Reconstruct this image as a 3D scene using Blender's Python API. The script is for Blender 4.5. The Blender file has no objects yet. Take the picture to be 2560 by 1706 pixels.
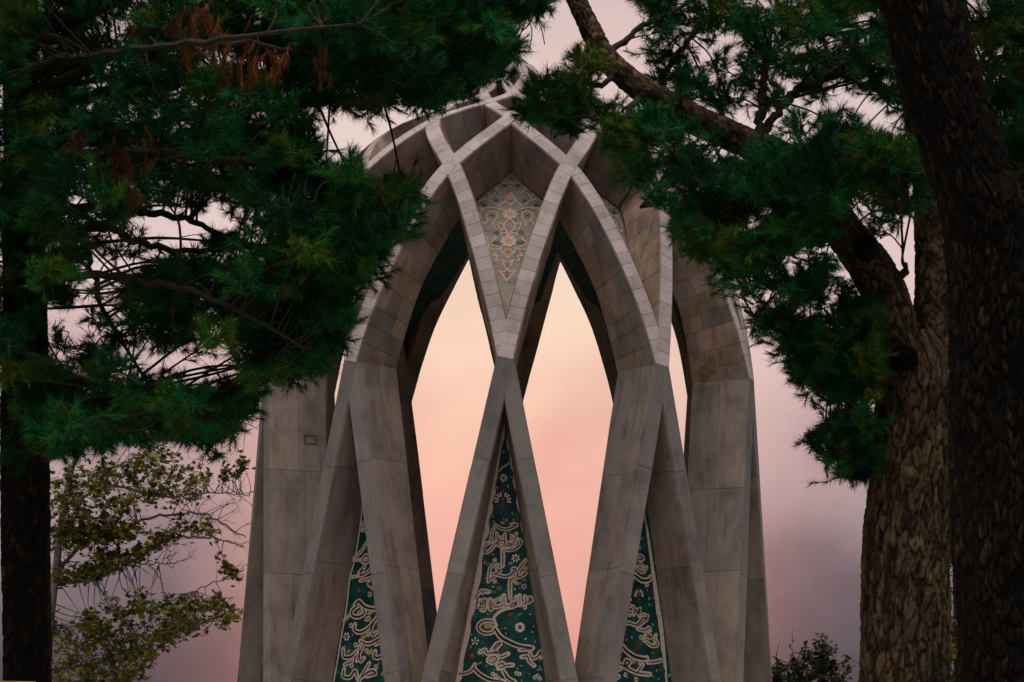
import bpy, math, random
import numpy as np
from mathutils import Vector, Matrix
from mathutils.bvhtree import BVHTree

random.seed(11)
rng = np.random.default_rng(11)
SC = bpy.context.scene
COL = SC.collection
RAD = math.radians

# ------------------------------------------------------------------ camera
F = 8406.6                       # focal length in pixels of a 2560 px wide frame
CAM = np.array([0.0, -100.0, 1.6])
YAW, PITCH, ROLL = RAD(0.026), RAD(6.553), RAD(0.884)
_f0 = np.array([math.sin(YAW), math.cos(YAW), 0]); _r0 = np.array([math.cos(YAW), -math.sin(YAW), 0])
_z = np.array([0, 0, 1.0])
FW = _f0 * math.cos(PITCH) + _z * math.sin(PITCH)
_u = -_f0 * math.sin(PITCH) + _z * math.cos(PITCH)
RT = _r0 * math.cos(ROLL) + _u * math.sin(ROLL)
UP = _u * math.cos(ROLL) - _r0 * math.sin(ROLL)
cam_data = bpy.data.cameras.new("camera")
cam_data.sensor_width = 36.0
cam_data.lens = 36.0 * F / 2560.0
cam_data.clip_start = 0.1
cam_data.clip_end = 4000.0
cam = bpy.data.objects.new("camera", cam_data)
COL.objects.link(cam)
cam.matrix_world = Matrix(((RT[0], UP[0], -FW[0], CAM[0]), (RT[1], UP[1], -FW[1], CAM[1]),
                           (RT[2], UP[2], -FW[2], CAM[2]), (0, 0, 0, 1)))
SC.camera = cam

# ------------------------------------------------------------------ sky, sun, exposure
def lin(c):
    return tuple((v / 255 / 12.92 if v / 255 <= 0.04045 else ((v / 255 + 0.055) / 1.055) ** 2.4) for v in c) + (1.0,)

SUN_ELEV, SUN_ROT = RAD(72), RAD(190)     # low behind the viewer, a little to the left
world = bpy.data.worlds.new("World")
SC.world = world
world.use_nodes = True
wt = world.node_tree
for n in list(wt.nodes): wt.nodes.remove(n)
def wn(t, **k):
    n = wt.nodes.new(t)
    for a, b in k.items(): setattr(n, a, b)
    return n
def wl(a, b): wt.links.new(a, b)
def wmath(op, a, b=None, c=None):
    n = wn('ShaderNodeMath', operation=op)
    for i, v in enumerate((a, b, c)):
        if v is None: continue
        if isinstance(v, (int, float)): n.inputs[i].default_value = v
        else: wl(v, n.inputs[i])
    return n.outputs[0]
def wramp(fac, stops, interp='B_SPLINE'):
    n = wn('ShaderNodeValToRGB'); cr = n.color_ramp; cr.interpolation = interp
    cr.elements[0].position, cr.elements[0].color = stops[0][0], lin(stops[0][1])
    cr.elements[1].position, cr.elements[1].color = stops[-1][0], lin(stops[-1][1])
    for p, c in stops[1:-1]:
        e = cr.elements.new(p); e.color = lin(c)
    wl(fac, n.inputs[0]); return n.outputs[0]
tc = wn('ShaderNodeTexCoord')
sep = wn('ShaderNodeSeparateXYZ'); wl(tc.outputs['Generated'], sep.inputs[0])
n1 = wn('ShaderNodeTexNoise'); n1.inputs['Scale'].default_value = 12; n1.inputs['Detail'].default_value = 5; n1.inputs['Roughness'].default_value = 0.5
mp = wn('ShaderNodeMapping'); mp.inputs['Scale'].default_value = (1, 1, 1.25); wl(tc.outputs['Generated'], mp.inputs[0]); wl(mp.outputs[0], n1.inputs[0])
n2 = wn('ShaderNodeTexNoise'); n2.inputs['Scale'].default_value = 36; n2.inputs['Detail'].default_value = 5; wl(mp.outputs[0], n2.inputs[0])
elev = wmath('MULTIPLY', wmath('ARCSINE', sep.outputs[2]), 180 / math.pi)
az = wmath('MULTIPLY', wmath('ARCTAN2', sep.outputs[0], sep.outputs[1]), 180 / math.pi)
el = wmath('ADD', elev, wmath('MULTIPLY', wmath('SUBTRACT', n1.outputs[0], 0.5), 3.6))
el = wmath('ADD', el, wmath('MULTIPLY', wmath('SUBTRACT', n2.outputs[0], 0.5), 0.9))
e30 = wmath('DIVIDE', el, 90.0)
D = lambda d: max(0, min(1, d * 0.572 / 90)) if d < 30 else d / 90
side = wramp(e30, [(0, (72, 64, 72)), (D(2.5), (91, 81, 89)), (D(5), (130, 113, 120)), (D(8), (197, 169, 171)), (D(11), (224, 194, 194)),
                   (D(14), (228, 202, 200)), (D(18), (226, 204, 203)), (D(24), (212, 196, 198)), (D(45), (182, 178, 188)), (1, (172, 172, 186))])
glow = wramp(e30, [(0, (225, 150, 145)), (D(2.5), (238, 165, 154)), (D(6), (249, 182, 168)), (D(8.6), (254, 199, 178)), (D(10.6), (255, 218, 193)),
                   (D(13.5), (255, 229, 203)), (D(17), (240, 216, 208)), (D(24), (216, 198, 198)), (D(45), (182, 178, 188)), (1, (172, 172, 186))])
azn = wmath('ADD', az, wmath('MULTIPLY', wmath('SUBTRACT', n1.outputs[0], 0.5), 1.8))
ga = wmath('POWER', wmath('ABSOLUTE', wmath('DIVIDE', wmath('ADD', azn, 0.35), 3.9)), 3.0)
gf = wmath('EXPONENT', wmath('MULTIPLY', ga, -1.0))
mixg = wn('ShaderNodeMix', data_type='RGBA'); wl(gf, mixg.inputs[0]); wl(side, mixg.inputs[6]); wl(glow, mixg.inputs[7])
# lit cloud puffs, pinker or creamier than the veil round them
puff = wramp(n1.outputs[0], [(0.36, (246, 240, 240)), (0.5, (255, 252, 250)), (0.64, (255, 255, 252))], 'EASE')
mulp = wn('ShaderNodeMix', data_type='RGBA', blend_type='MULTIPLY'); mulp.inputs[0].default_value = 1
wl(mixg.outputs[2], mulp.inputs[6]); wl(puff, mulp.inputs[7])
back = wramp(e30, [(0, (66, 60, 74)), (D(5), (92, 84, 100)), (0.16, (138, 130, 146)), (0.4, (150, 145, 162)), (1, (172, 172, 186))])
bf = wn('ShaderNodeMapRange'); bf.interpolation_type = 'SMOOTHSTEP'; wl(sep.outputs[1], bf.inputs[0]); bf.inputs[1].default_value = 0.55; bf.inputs[2].default_value = -0.5
mixb = wn('ShaderNodeMix', data_type='RGBA'); wl(bf.outputs[0], mixb.inputs[0]); wl(mulp.outputs[2], mixb.inputs[6]); wl(back, mixb.inputs[7]); mulp = mixb
sky = wn('ShaderNodeTexSky', sky_type='NISHITA'); sky.sun_disc = False
sky.sun_elevation = SUN_ELEV; sky.sun_rotation = SUN_ROT
skys = wn('ShaderNodeMix', data_type='RGBA', blend_type='MULTIPLY'); skys.inputs[0].default_value = 1
wl(sky.outputs[0], skys.inputs[6]); skys.inputs[7].default_value = (0.05, 0.05, 0.05, 1)
mixc = wn('ShaderNodeMix', data_type='RGBA'); mixc.inputs[0].default_value = 0.97   # thick cloud over the clear sky
wl(skys.outputs[2], mixc.inputs[6]); wl(mulp.outputs[2], mixc.inputs[7])
bg = wn('ShaderNodeBackground'); bg.inputs[1].default_value = 1.0
wo = wn('ShaderNodeOutputWorld'); wl(mixc.outputs[2], bg.inputs[0]); wl(bg.outputs[0], wo.inputs[0])

sl = bpy.data.lights.new("sun", 'SUN'); sl.energy = 1.85; sl.angle = RAD(40); sl.color = (1, 0.90, 0.83)
sun = bpy.data.objects.new("sun", sl); COL.objects.link(sun)
_sd = Vector((math.sin(SUN_ROT) * math.cos(SUN_ELEV), math.cos(SUN_ROT) * math.cos(SUN_ELEV), math.sin(SUN_ELEV)))
sun.rotation_euler = _sd.to_track_quat('Z', 'Y').to_euler()
vs = SC.view_settings
vs.view_transform = 'Standard'; vs.look = 'None'; vs.exposure = 0.0; vs.gamma = 1.0; vs.use_curve_mapping = False
SC.render.engine = 'CYCLES'
SC.cycles.max_bounces = 5; SC.cycles.diffuse_bounces = 4

# ------------------------------------------------------------------ helpers
def pix(x, y, d):                     # point in the world that stands d metres out, seen at pixel x, y of the photograph
    return CAM + d * (FW + RT * ((x - 1280) / F) - UP * ((y - 853) / F))
def ray(x, y):
    v = FW + RT * ((x - 1280) / F) - UP * ((y - 853) / F)
    return v / np.linalg.norm(v)
def proj(p):
    q = np.asarray(p) - CAM; d = q @ FW
    return 1280 + F * (q @ RT) / d, 853 - F * (q @ UP) / d, d

def link(name, me, m=None, parent=None):
    o = bpy.data.objects.new(name, me); COL.objects.link(o)
    if m is not None:
        for mm in (m if isinstance(m, (list, tuple)) else [m]): me.materials.append(mm)
    if parent is not None: o.parent = parent
    return o
def mesh_np(name, V, Fc, tone=None, attrs=None, smooth=False):
    """V (n,3) array, Fc (m,k) index array with k 3 or 4"""
    V = np.asarray(V, dtype=np.float32).reshape(-1, 3); Fc = np.asarray(Fc, dtype=np.int32)
    me = bpy.data.meshes.new(name)
    me.vertices.add(len(V)); me.vertices.foreach_set('co', V.ravel())
    k = Fc.shape[1]; m = len(Fc)
    me.loops.add(m * k); me.loops.foreach_set('vertex_index', Fc.ravel())
    me.polygons.add(m); me.polygons.foreach_set('loop_start', np.arange(0, m * k, k, dtype=np.int32))
    if not smooth:
        a = me.attributes.new('sharp_face', 'BOOLEAN', 'FACE'); a.data.foreach_set('value', np.ones(m, dtype=bool))
    me.update(calc_edges=True)
    if tone is not None:
        a = me.attributes.new('tone', 'FLOAT', 'POINT'); a.data.foreach_set('value', np.asarray(tone, dtype=np.float32))
    return me
def empty(name, loc=(0, 0, 0)):
    o = bpy.data.objects.new(name, None); COL.objects.link(o); o.location = loc; o.empty_display_size = 0.3
    return o
def tag(o, label=None, cat=None, group=None, kind=None):
    if label: o['label'] = label
    if cat: o['category'] = cat
    if group: o['group'] = group
    if kind: o['kind'] = kind
    return o
class Acc:                            # gathers pieces into one mesh
    def __init__(s): s.V = []; s.F = []; s.T = []; s.n = 0
    def add(s, V, Fc, tone=0.5):
        V = np.asarray(V, float).reshape(-1, 3); Fc = np.asarray(Fc, int)
        if Fc.shape[1] == 3: Fc = np.concatenate([Fc, Fc[:, 2:3]], 1) if False else Fc
        s.V.append(V); s.F.append(Fc + s.n); s.T.append(np.full(len(V), tone) if np.isscalar(tone) else np.asarray(tone)); s.n += len(V)
    def build(s, name, m, parent=None, smooth=False):
        V = np.concatenate(s.V); T = np.concatenate(s.T)
        quads = [f for f in s.F if f.shape[1] == 4]; tris = [f for f in s.F if f.shape[1] == 3]
        if quads and tris:
            q = np.concatenate(quads); t = np.concatenate(tris)
            t = np.concatenate([t, np.concatenate([q[:, [0, 1, 2]], q[:, [0, 2, 3]]])]); Fc = t
        else: Fc = np.concatenate(quads or tris)
        return link(name, mesh_np(name, V, Fc, T, smooth=smooth), m, parent)

def catmull(P, n):                    # smooth a polyline (rows may carry extra columns)
    P = np.asarray(P, float); Q = np.vstack([2 * P[0] - P[1], P, 2 * P[-1] - P[-2]]); out = []
    for i in range(1, len(Q) - 2):
        for k in range(n):
            t = k / n; a, b, c, d = Q[i - 1], Q[i], Q[i + 1], Q[i + 2]
            out.append(0.5 * (2 * b + (c - a) * t + (2 * a - 5 * b + 4 * c - d) * t * t + (3 * b - a - 3 * c + d) * t ** 3))
    out.append(P[-1]); return np.array(out)
def frames(P):
    T = np.gradient(P, axis=0); T /= np.linalg.norm(T, axis=1)[:, None] + 1e-9
    ref = np.array([0, 0, 1.0]) if abs(T[0, 2]) < 0.9 else np.array([1.0, 0, 0])
    A = np.zeros_like(P); a = np.cross(T[0], ref); a /= np.linalg.norm(a)
    for i in range(len(P)):
        a = a - T[i] * (a @ T[i]); a /= np.linalg.norm(a) + 1e-9; A[i] = a
    return T, A, np.cross(T, A)
def tube(P, R, n=6):
    P = np.asarray(P, float); R = np.broadcast_to(np.asarray(R, float), (len(P),))
    T, A, B = frames(P); th = np.arange(n) * 2 * np.pi / n
    V = P[:, None] + R[:, None, None] * (A[:, None] * np.cos(th)[None, :, None] + B[:, None] * np.sin(th)[None, :, None])
    i = np.arange(len(P) - 1)[:, None] * n; j = np.arange(n)[None]; j2 = (j + 1) % n
    Fc = np.stack([i + j, i + j2, i + n + j2, i + n + j], -1).reshape(-1, 4)
    return V.reshape(-1, 3), Fc

# ------------------------------------------------------------------ materials
def mat(name, rough=0.85):
    m = bpy.data.materials.new(name); m.use_nodes = True
    b = m.node_tree.nodes['Principled BSDF']; b.inputs['Roughness'].default_value = rough
    b.inputs['Specular IOR Level'].default_value = 0.25
    return m, m.node_tree, b
def nod(t, ty, **k):
    n = t.nodes.new(ty)
    for a, b in k.items(): setattr(n, a, b)
    return n
def ramp(t, fac, stops, interp='LINEAR'):
    n = nod(t, 'ShaderNodeValToRGB'); cr = n.color_ramp; cr.interpolation = interp
    c4 = lambda c: tuple(c) + (1,)
    cr.elements[0].position, cr.elements[0].color = stops[0][0], c4(stops[0][1])
    cr.elements[1].position, cr.elements[1].color = stops[-1][0], c4(stops[-1][1])
    for p, c in stops[1:-1]:
        e = cr.elements.new(p); e.color = c4(c)
    t.links.new(fac, n.inputs[0]); return n.outputs[0]
def noise(t, scale, detail=4, rough=0.55, vec=None, stretch=None):
    n = nod(t, 'ShaderNodeTexNoise'); n.inputs['Scale'].default_value = scale
    n.inputs['Detail'].default_value = detail; n.inputs['Roughness'].default_value = rough
    tc_ = nod(t, 'ShaderNodeTexCoord'); v = tc_.outputs['Object']
    if stretch:
        mp_ = nod(t, 'ShaderNodeMapping'); mp_.inputs['Scale'].default_value = stretch; t.links.new(v, mp_.inputs[0]); v = mp_.outputs[0]
    t.links.new(v, n.inputs[0]); return n.outputs[0]
def mulc(t, a, b, fac=1.0, mode='MULTIPLY'):
    n = nod(t, 'ShaderNodeMix', data_type='RGBA', blend_type=mode); n.inputs[0].default_value = fac
    if hasattr(fac, 'is_linked'): t.links.new(fac, n.inputs[0])
    for s, v in ((6, a), (7, b)):
        if isinstance(v, tuple): n.inputs[s].default_value = v + (1,) if len(v) == 3 else v
        else: t.links.new(v, n.inputs[s])
    return n.outputs[2]
def bump(t, b, h, strength=0.4, dist=0.02):
    n = nod(t, 'ShaderNodeBump'); n.inputs['Strength'].default_value = strength; n.inputs['Distance'].default_value = dist
    t.links.new(h, n.inputs['Height']); t.links.new(n.outputs[0], b.inputs['Normal'])
def tone(t):
    a = nod(t, 'ShaderNodeAttribute'); a.attribute_name = 'tone'; return a.outputs['Fac']

def stone_material(name, stops, streak=0.5, pits=0.0):
    m, t, b = mat(name, 0.82)
    c = ramp(t, tone(t), stops)
    big = noise(t, 1.1, 5, 0.6)
    c = mulc(t, c, ramp(t, big, [(0.3, (0.72, 0.70, 0.68)), (0.5, (0.98, 0.96, 0.95)), (0.7, (1.12, 1.06, 1.0))]), 0.9)
    st = noise(t, 2.6, 5, 0.65, stretch=(1, 1, 0.16))
    c = mulc(t, c, ramp(t, st, [(0.36, (0.62, 0.53, 0.46)), (0.5, (1, 0.99, 0.98)), (1, (1.05, 1.05, 1.05))]), streak)
    blot = noise(t, 0.55, 6, 0.7)
    c = mulc(t, c, ramp(t, blot, [(0.34, (0.74, 0.72, 0.70)), (0.47, (0.97, 0.97, 0.97)), (0.62, (1.0, 1.0, 1.0)), (0.74, (1.08, 1.03, 0.97))]), streak)
    vein = noise(t, 7, 6, 0.75, stretch=(1, 1, 0.45))
    c = mulc(t, c, ramp(t, vein, [(0.34, (0.72, 0.70, 0.68)), (0.44, (1, 1, 1)), (0.7, (1.08, 1.06, 1.04))]), 0.6)
    fine = noise(t, 26, 5, 0.7)
    c = mulc(t, c, ramp(t, fine, [(0.3, (0.82, 0.81, 0.8)), (0.55, (1, 1, 1)), (0.8, (1.1, 1.1, 1.1))]), 0.8)
    h = fine
    if pits:
        v = nod(t, 'ShaderNodeTexVoronoi'); v.inputs['Scale'].default_value = 5.0
        tc_ = nod(t, 'ShaderNodeTexCoord'); t.links.new(tc_.outputs['Object'], v.inputs[0])
        c = mulc(t, c, ramp(t, v.outputs['Distance'], [(0.05, (0.3, 0.27, 0.26)), (0.11, (1, 1, 1))]), pits)
    t.links.new(c, b.inputs['Base Color']); bump(t, b, h, 0.35, 0.02)
    return m
M = {}
M['slab'] = stone_material('travertine_slab', [(0, (0.29, 0.205, 0.145)), (0.3, (0.37, 0.275, 0.205)), (0.52, (0.41, 0.325, 0.255)), (0.62, (0.25, 0.22, 0.197)), (0.8, (0.27, 0.247, 0.23)), (1, (0.45, 0.34, 0.255))], 0.7)
M['lowcoping'] = stone_material('darkened_grey_stone', [(0, (0.215, 0.203, 0.193)), (0.5, (0.245, 0.232, 0.220)), (1, (0.275, 0.26, 0.246))], 0.35, 0.2)  # greyer leg stone, its colour lowered further to put shade on the legs
M['coping'] = stone_material('pale_stone', [(0, (0.46, 0.40, 0.38)), (0.5, (0.55, 0.485, 0.46)), (1, (0.62, 0.55, 0.525))], 0.25, 0.8)
m, t, b = mat('mortar', 0.95); b.inputs['Base Color'].default_value = (0.15, 0.12, 0.10, 1)
t.links.new(ramp(t, noise(t, 5), [(0.3, (0.14, 0.115, 0.095)), (0.7, (0.24, 0.20, 0.17))]), b.inputs['Base Color']); M['mortar'] = m
def flat(name, c, rough=0.5, var=0.25, scale=14):
    m, t, b = mat(name, rough); n = noise(t, scale, 4, 0.6)
    lo = tuple(v * (1 - var) for v in c); hi = tuple(min(1, v * (1 + var)) for v in c)
    t.links.new(ramp(t, n, [(0.3, lo), (0.7, hi)]), b.inputs['Base Color']); return m
m, t, b = mat('glazed_teal_tile', 0.35); n = noise(t, 2.2, 4, 0.6)
t.links.new(ramp(t, n, [(0.34, (0.004, 0.03, 0.032)), (0.5, (0.006, 0.056, 0.052)), (0.6, (0.012, 0.085, 0.066)), (0.72, (0.06, 0.15, 0.105))]), b.inputs['Base Color'])
bump(t, b, noise(t, 30), 0.15, 0.01); M['teal'] = m
m, t, b = mat('inner_green_tile', 0.45)
t.links.new(ramp(t, noise(t, 3, 5), [(0.35, (0.006, 0.03, 0.022)), (0.6, (0.012, 0.06, 0.045)), (0.75, (0.05, 0.09, 0.05))]), b.inputs['Base Color']); M['ingreen'] = m
M['cream'] = flat('cream_glaze', (0.62, 0.51, 0.42), 0.45)
M['ink'] = flat('black_glaze', (0.022, 0.016, 0.015), 0.4)
M['gold'] = flat('ochre_glaze', (0.42, 0.30, 0.12), 0.4)
M['white'] = flat('white_glaze', (0.72, 0.66, 0.64), 0.4)
M['pink'] = flat('pink_glaze', (0.62, 0.33, 0.32), 0.4)
M['red'] = flat('oxblood_glaze', (0.24, 0.06, 0.045), 0.4)
M['orange'] = flat('orange_glaze', (0.55, 0.22, 0.03), 0.4)
M['palegreen'] = flat('pale_green_glaze', (0.22, 0.36, 0.25), 0.4)
M['vine'] = flat('dark_vine_glaze', (0.008, 0.045, 0.045), 0.4)
m, t, b = mat('mosaic_ground', 0.6)
c = ramp(t, noise(t, 1.6, 5, 0.6), [(0.33, (0.16, 0.155, 0.12)), (0.5, (0.25, 0.22, 0.17)), (0.66, (0.31, 0.25, 0.20))])
c = mulc(t, c, ramp(t, noise(t, 9, 4, 0.7), [(0.36, (0.45, 0.5, 0.45)), (0.5, (1, 1, 1))]), 0.8)
t.links.new(c, b.inputs['Base Color']); bump(t, b, noise(t, 40), 0.3, 0.01); M['kground'] = m
M['kcream'] = flat('mosaic_buff', (0.52, 0.38, 0.25), 0.6)
M['kpink'] = flat('mosaic_rose', (0.42, 0.24, 0.19), 0.6)
M['kgrey'] = flat('mosaic_slate', (0.22, 0.21, 0.21), 0.6)
M['kdark'] = flat('mosaic_dark_green', (0.055, 0.075, 0.06), 0.6)
M['kmaroon'] = flat('mosaic_maroon', (0.25, 0.10, 0.085), 0.6)
def needle_material(name, stops):
    m, t, b = mat(name, 0.55); b.inputs['Specular IOR Level'].default_value = 0.15
    t.links.new(ramp(t, tone(t), stops), b.inputs['Base Color']); return m
M['needle'] = needle_material('pine_needle', [(0, (0.003, 0.03, 0.013)), (0.3, (0.007, 0.11, 0.038)), (0.5, (0.014, 0.19, 0.046)), (0.75, (0.05, 0.21, 0.026)), (1, (0.17, 0.20, 0.016))])
M['deadneedle'] = needle_material('dead_needle', [(0, (0.16, 0.055, 0.018)), (1, (0.32, 0.12, 0.04))])
M['leaf'] = needle_material('plane_leaf', [(0, (0.03, 0.042, 0.007)), (0.5, (0.095, 0.098, 0.012)), (1, (0.22, 0.19, 0.02))])
M['darkleaf'] = needle_material('dark_leaf', [(0, (0.02, 0.03, 0.012)), (1, (0.06, 0.06, 0.025))])
def bark_material(name, stops, moss=0.5):
    m, t, b = mat(name, 0.92); c = ramp(t, tone(t), stops)
    c = mulc(t, c, ramp(t, noise(t, 18, 6, 0.7), [(0.3, (0.5, 0.48, 0.46)), (0.55, (1, 1, 1)), (0.75, (1.3, 1.2, 1.1))]), 0.9)
    c = mulc(t, c, ramp(t, noise(t, 1.7, 5, 0.7), [(0.34, (0.45, 0.43, 0.42)), (0.5, (1, 1, 1)), (0.68, (1.5, 1.38, 1.2))]), 0.9)
    g = noise(t, 3.0, 4, 0.6)
    c = mulc(t, c, ramp(t, g, [(0.45, (1, 1, 1)), (0.7, (0.55, 0.75, 0.42))]), moss)
    t.links.new(c, b.inputs['Base Color']); bump(t, b, noise(t, 45, 6, 0.7), 0.7, 0.02); return m
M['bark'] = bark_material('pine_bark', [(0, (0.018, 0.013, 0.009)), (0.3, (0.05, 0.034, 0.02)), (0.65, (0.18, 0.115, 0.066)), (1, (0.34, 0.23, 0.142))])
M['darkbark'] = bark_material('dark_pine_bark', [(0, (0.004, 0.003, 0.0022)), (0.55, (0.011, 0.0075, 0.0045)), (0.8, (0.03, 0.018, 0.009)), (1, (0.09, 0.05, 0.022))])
M['twig'] = flat('twig_bark', (0.05, 0.04, 0.03), 0.9, 0.4)
M['palebark'] = flat('plane_bark', (0.22, 0.19, 0.16), 0.9, 0.4, 5)
M['cutwood'] = flat('cut_wood', (0.17, 0.11, 0.055), 0.85, 0.6, 26)
M['lawn'] = flat('lawn', (0.045, 0.075, 0.025), 0.95, 0.5, 2.5)
M['paving'] = flat('paving', (0.56, 0.50, 0.43), 0.9, 0.25, 3)
M['yellow'] = flat('yellow_paint', (0.60, 0.36, 0.02), 0.5, 0.12)
M['steel'] = flat('grey_post', (0.12, 0.12, 0.12), 0.5, 0.2)

# ------------------------------------------------------------------ setting
th = np.linspace(0, 2 * np.pi, 97)[:-1]
gv = [(0, 0, 0)]; gf_ = []
for k, rr in enumerate((20, 60, 150, 400, 1500)):
    for a in th: gv.append((rr * math.cos(a), rr * math.sin(a) - 30, 0))
for j in range(96): gf_.append((0, 1 + j, 1 + (j + 1) % 96, 1 + (j + 1) % 96))
me = bpy.data.meshes.new('ground')
fs = [(0, 1 + j, 1 + (j + 1) % 96) for j in range(96)]
for k in range(4):
    for j in range(96):
        a = 1 + k * 96 + j; b2 = 1 + k * 96 + (j + 1) % 96; fs.append((a, a + 96, b2 + 96, b2))
me.from_pydata(gv, [], fs); o = link('ground', me, M['lawn']); o['kind'] = 'structure'
me = bpy.data.meshes.new('paved_terrace'); n = 60
pv = [(24 * math.cos(i * 2 * math.pi / n), 24 * math.sin(i * 2 * math.pi / n), z) for z in (-0.05, 0.12) for i in range(n)]
me.from_pydata(pv, [], [tuple(range(n, 2 * n))] + [(i, (i + 1) % n, n + (i + 1) % n, n + i) for i in range(n)])
o = link('paved_terrace', me, M['paving']); o['kind'] = 'structure'
me = bpy.data.meshes.new('path')
me.from_pydata([(-3, -140, 0.006), (3, -140, 0.006), (3, -23.6, 0.006), (-3, -23.6, 0.006)], [], [(0, 1, 2, 3)])
o = link('path', me, M['paving']); o['kind'] = 'structure'

# ------------------------------------------------------------------ the mausoleum
AZ0 = -1.059                                     # the building is turned half a degree
ROOT = tag(empty('mausoleum'), 'tall stone-clad open mausoleum of crossing curved ribs with tiled niches, standing between the pines', 'mausoleum')
# levels at which the ribs cross: radius and height
LR = [8.09, 7.447, 5.418, 3.853, 2.30, 1.50, 1.02, 0.14]
LH = [0.0, 11.76, 17.56, 19.20, 19.92, 20.34, 20.98, 21.75]
LD = [1.72, 1.68, 1.48, 1.65, 1.3, 0.8, 0.45, 0.1]
LW = [0.46, 0.42, 0.42, 0.41, 0.36, 0.28, 0.2, 0.1]
TT = np.arange(len(LR), dtype=float)
def pchip(x, y, q, m0=None):
    x = np.asarray(x, float); y = np.asarray(y, float); h = np.diff(x); d = np.diff(y) / h
    m = np.zeros(len(x)); m[0], m[-1] = (d[0] if m0 is None else m0), d[-1]
    for i in range(1, len(x) - 1):
        m[i] = 0 if d[i - 1] * d[i] <= 0 else 2 * d[i - 1] * d[i] / (d[i - 1] + d[i])
    i = np.clip(np.searchsorted(x, q) - 1, 0, len(h) - 1); s = (q - x[i]) / h[i]
    return (y[i] * (1 + 2 * s) * (1 - s) ** 2 + m[i] * h[i] * s * (1 - s) ** 2 + y[i + 1] * s * s * (3 - 2 * s) + m[i + 1] * h[i] * s * s * (s - 1))
def azv(a):
    a = np.radians(np.asarray(a) + AZ0); return np.stack([np.sin(a), -np.cos(a), 0 * a], -1)
def surf(t, foot, s):
    """point, outward normal and tangent of a rib whose foot stands at azimuth foot, leaning s = +1/-1"""
    t = np.atleast_1d(np.asarray(t, float)); e = 1e-3
    def pos(t):
        up = np.maximum(t, 1)
        r = pchip(TT[1:], LR[1:], up, -1.05); h = pchip(TT[1:], LH[1:], up, 7.0)
        u_ = np.clip(up - 1, 0, 2); a = foot + s * 18 * (up - 0.22 * u_ * (u_ - 1) * (u_ - 2))
        P = azv(a) * r[:, None]; P[:, 2] = h
        A = azv(np.array([foot]))[0] * LR[0]; B = azv(np.array([foot + s * 18.0]))[0] * LR[1]; B = B + np.array([0, 0, LH[1]])
        lo = A + (B - A) * np.minimum(t, 1)[:, None]
        return np.where((t < 1)[:, None], lo, P)
    P = pos(t); T = pos(t + e) - pos(t - e); T /= np.linalg.norm(T, axis=1)[:, None]
    rad = P * np.array([1, 1, 0]); rad /= np.linalg.norm(rad, axis=1)[:, None] + 1e-9
    up = np.maximum(t, 1.0)
    dr = pchip(TT[1:], LR[1:], up + e, -1.05) - pchip(TT[1:], LR[1:], np.maximum(up - e, 1), -1.05); dh = pchip(TT[1:], LH[1:], up + e, 7.0) - pchip(TT[1:], LH[1:], np.maximum(up - e, 1), 7.0)
    k = np.clip((t - 0.85) / 0.4, 0, 1); k = k * k * (3 - 2 * k)
    N = rad * (dh / np.hypot(dr, dh))[:, None]; N[:, 2] = -dr / np.hypot(dr, dh)
    N = rad * (1 - k)[:, None] + N * k[:, None]
    N -= T * np.sum(N * T, 1)[:, None]; N /= np.linalg.norm(N, axis=1)[:, None]
    W = np.cross(N, T)                    # points to the rib's left seen from outside, going up
    return P, N, T, W
def dep(t): return pchip(np.insert(TT, 2, 1.45), np.insert(np.array(LD), 2, 1.36), np.clip(np.asarray(t, float), 0, 7))
def wid(t): return np.interp(t, TT, LW)
def widen(t): return np.interp(t, [0, 1.0, 1.5, 3], [0.13, 0.05, 0.05, 0.03])
TMAX = 7.0
def arc_rows(foot, s, t0, t1, step, jit=0.12):
    """parameter values that cut the rib into courses of about step metres"""
    q = np.linspace(t0, t1, 80); P = surf(q, foot, s)[0]; L = np.concatenate([[0], np.cumsum(np.linalg.norm(np.diff(P, axis=0), axis=1))])
    n = max(1, int(round(L[-1] / step))); c = np.linspace(0, L[-1], n + 1)
    c[1:-1] += rng.uniform(-jit, jit, n - 1) * step
    return np.interp(c, L, q)
def section(t, foot, s, prd=0.0):
    P, N, T, W = surf(t, foot, s); d = dep(t)[:, None]; wd = widen(t)[:, None]; w = wid(t)[:, None] / 2
    P = P + N * prd
    tt = np.asarray(t, float)[:, None]
    k = np.interp(tt, [1.0, 1.3, 1.6, 2.0], [0, .4, .4, 0])                     # between first and second crossing the cheeks run parallel to the kite's axis
    sh = -s * d * np.sin(np.radians(18 * np.clip(tt - 1, 0, 1))) * k
    wk = w + wd * d / 1.7 * (1 - k); ww = w + (wd * d / 1.7) * (1 - k) + 0.07 * k
    wl_, wr_ = (wk, ww) if s > 0 else (ww, wk)                                   # left (W side), right
    return P + W * w, P - W * w, P - N * d + W * (sh - wr_), P - N * d + W * (sh + wl_), N, T, W

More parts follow.
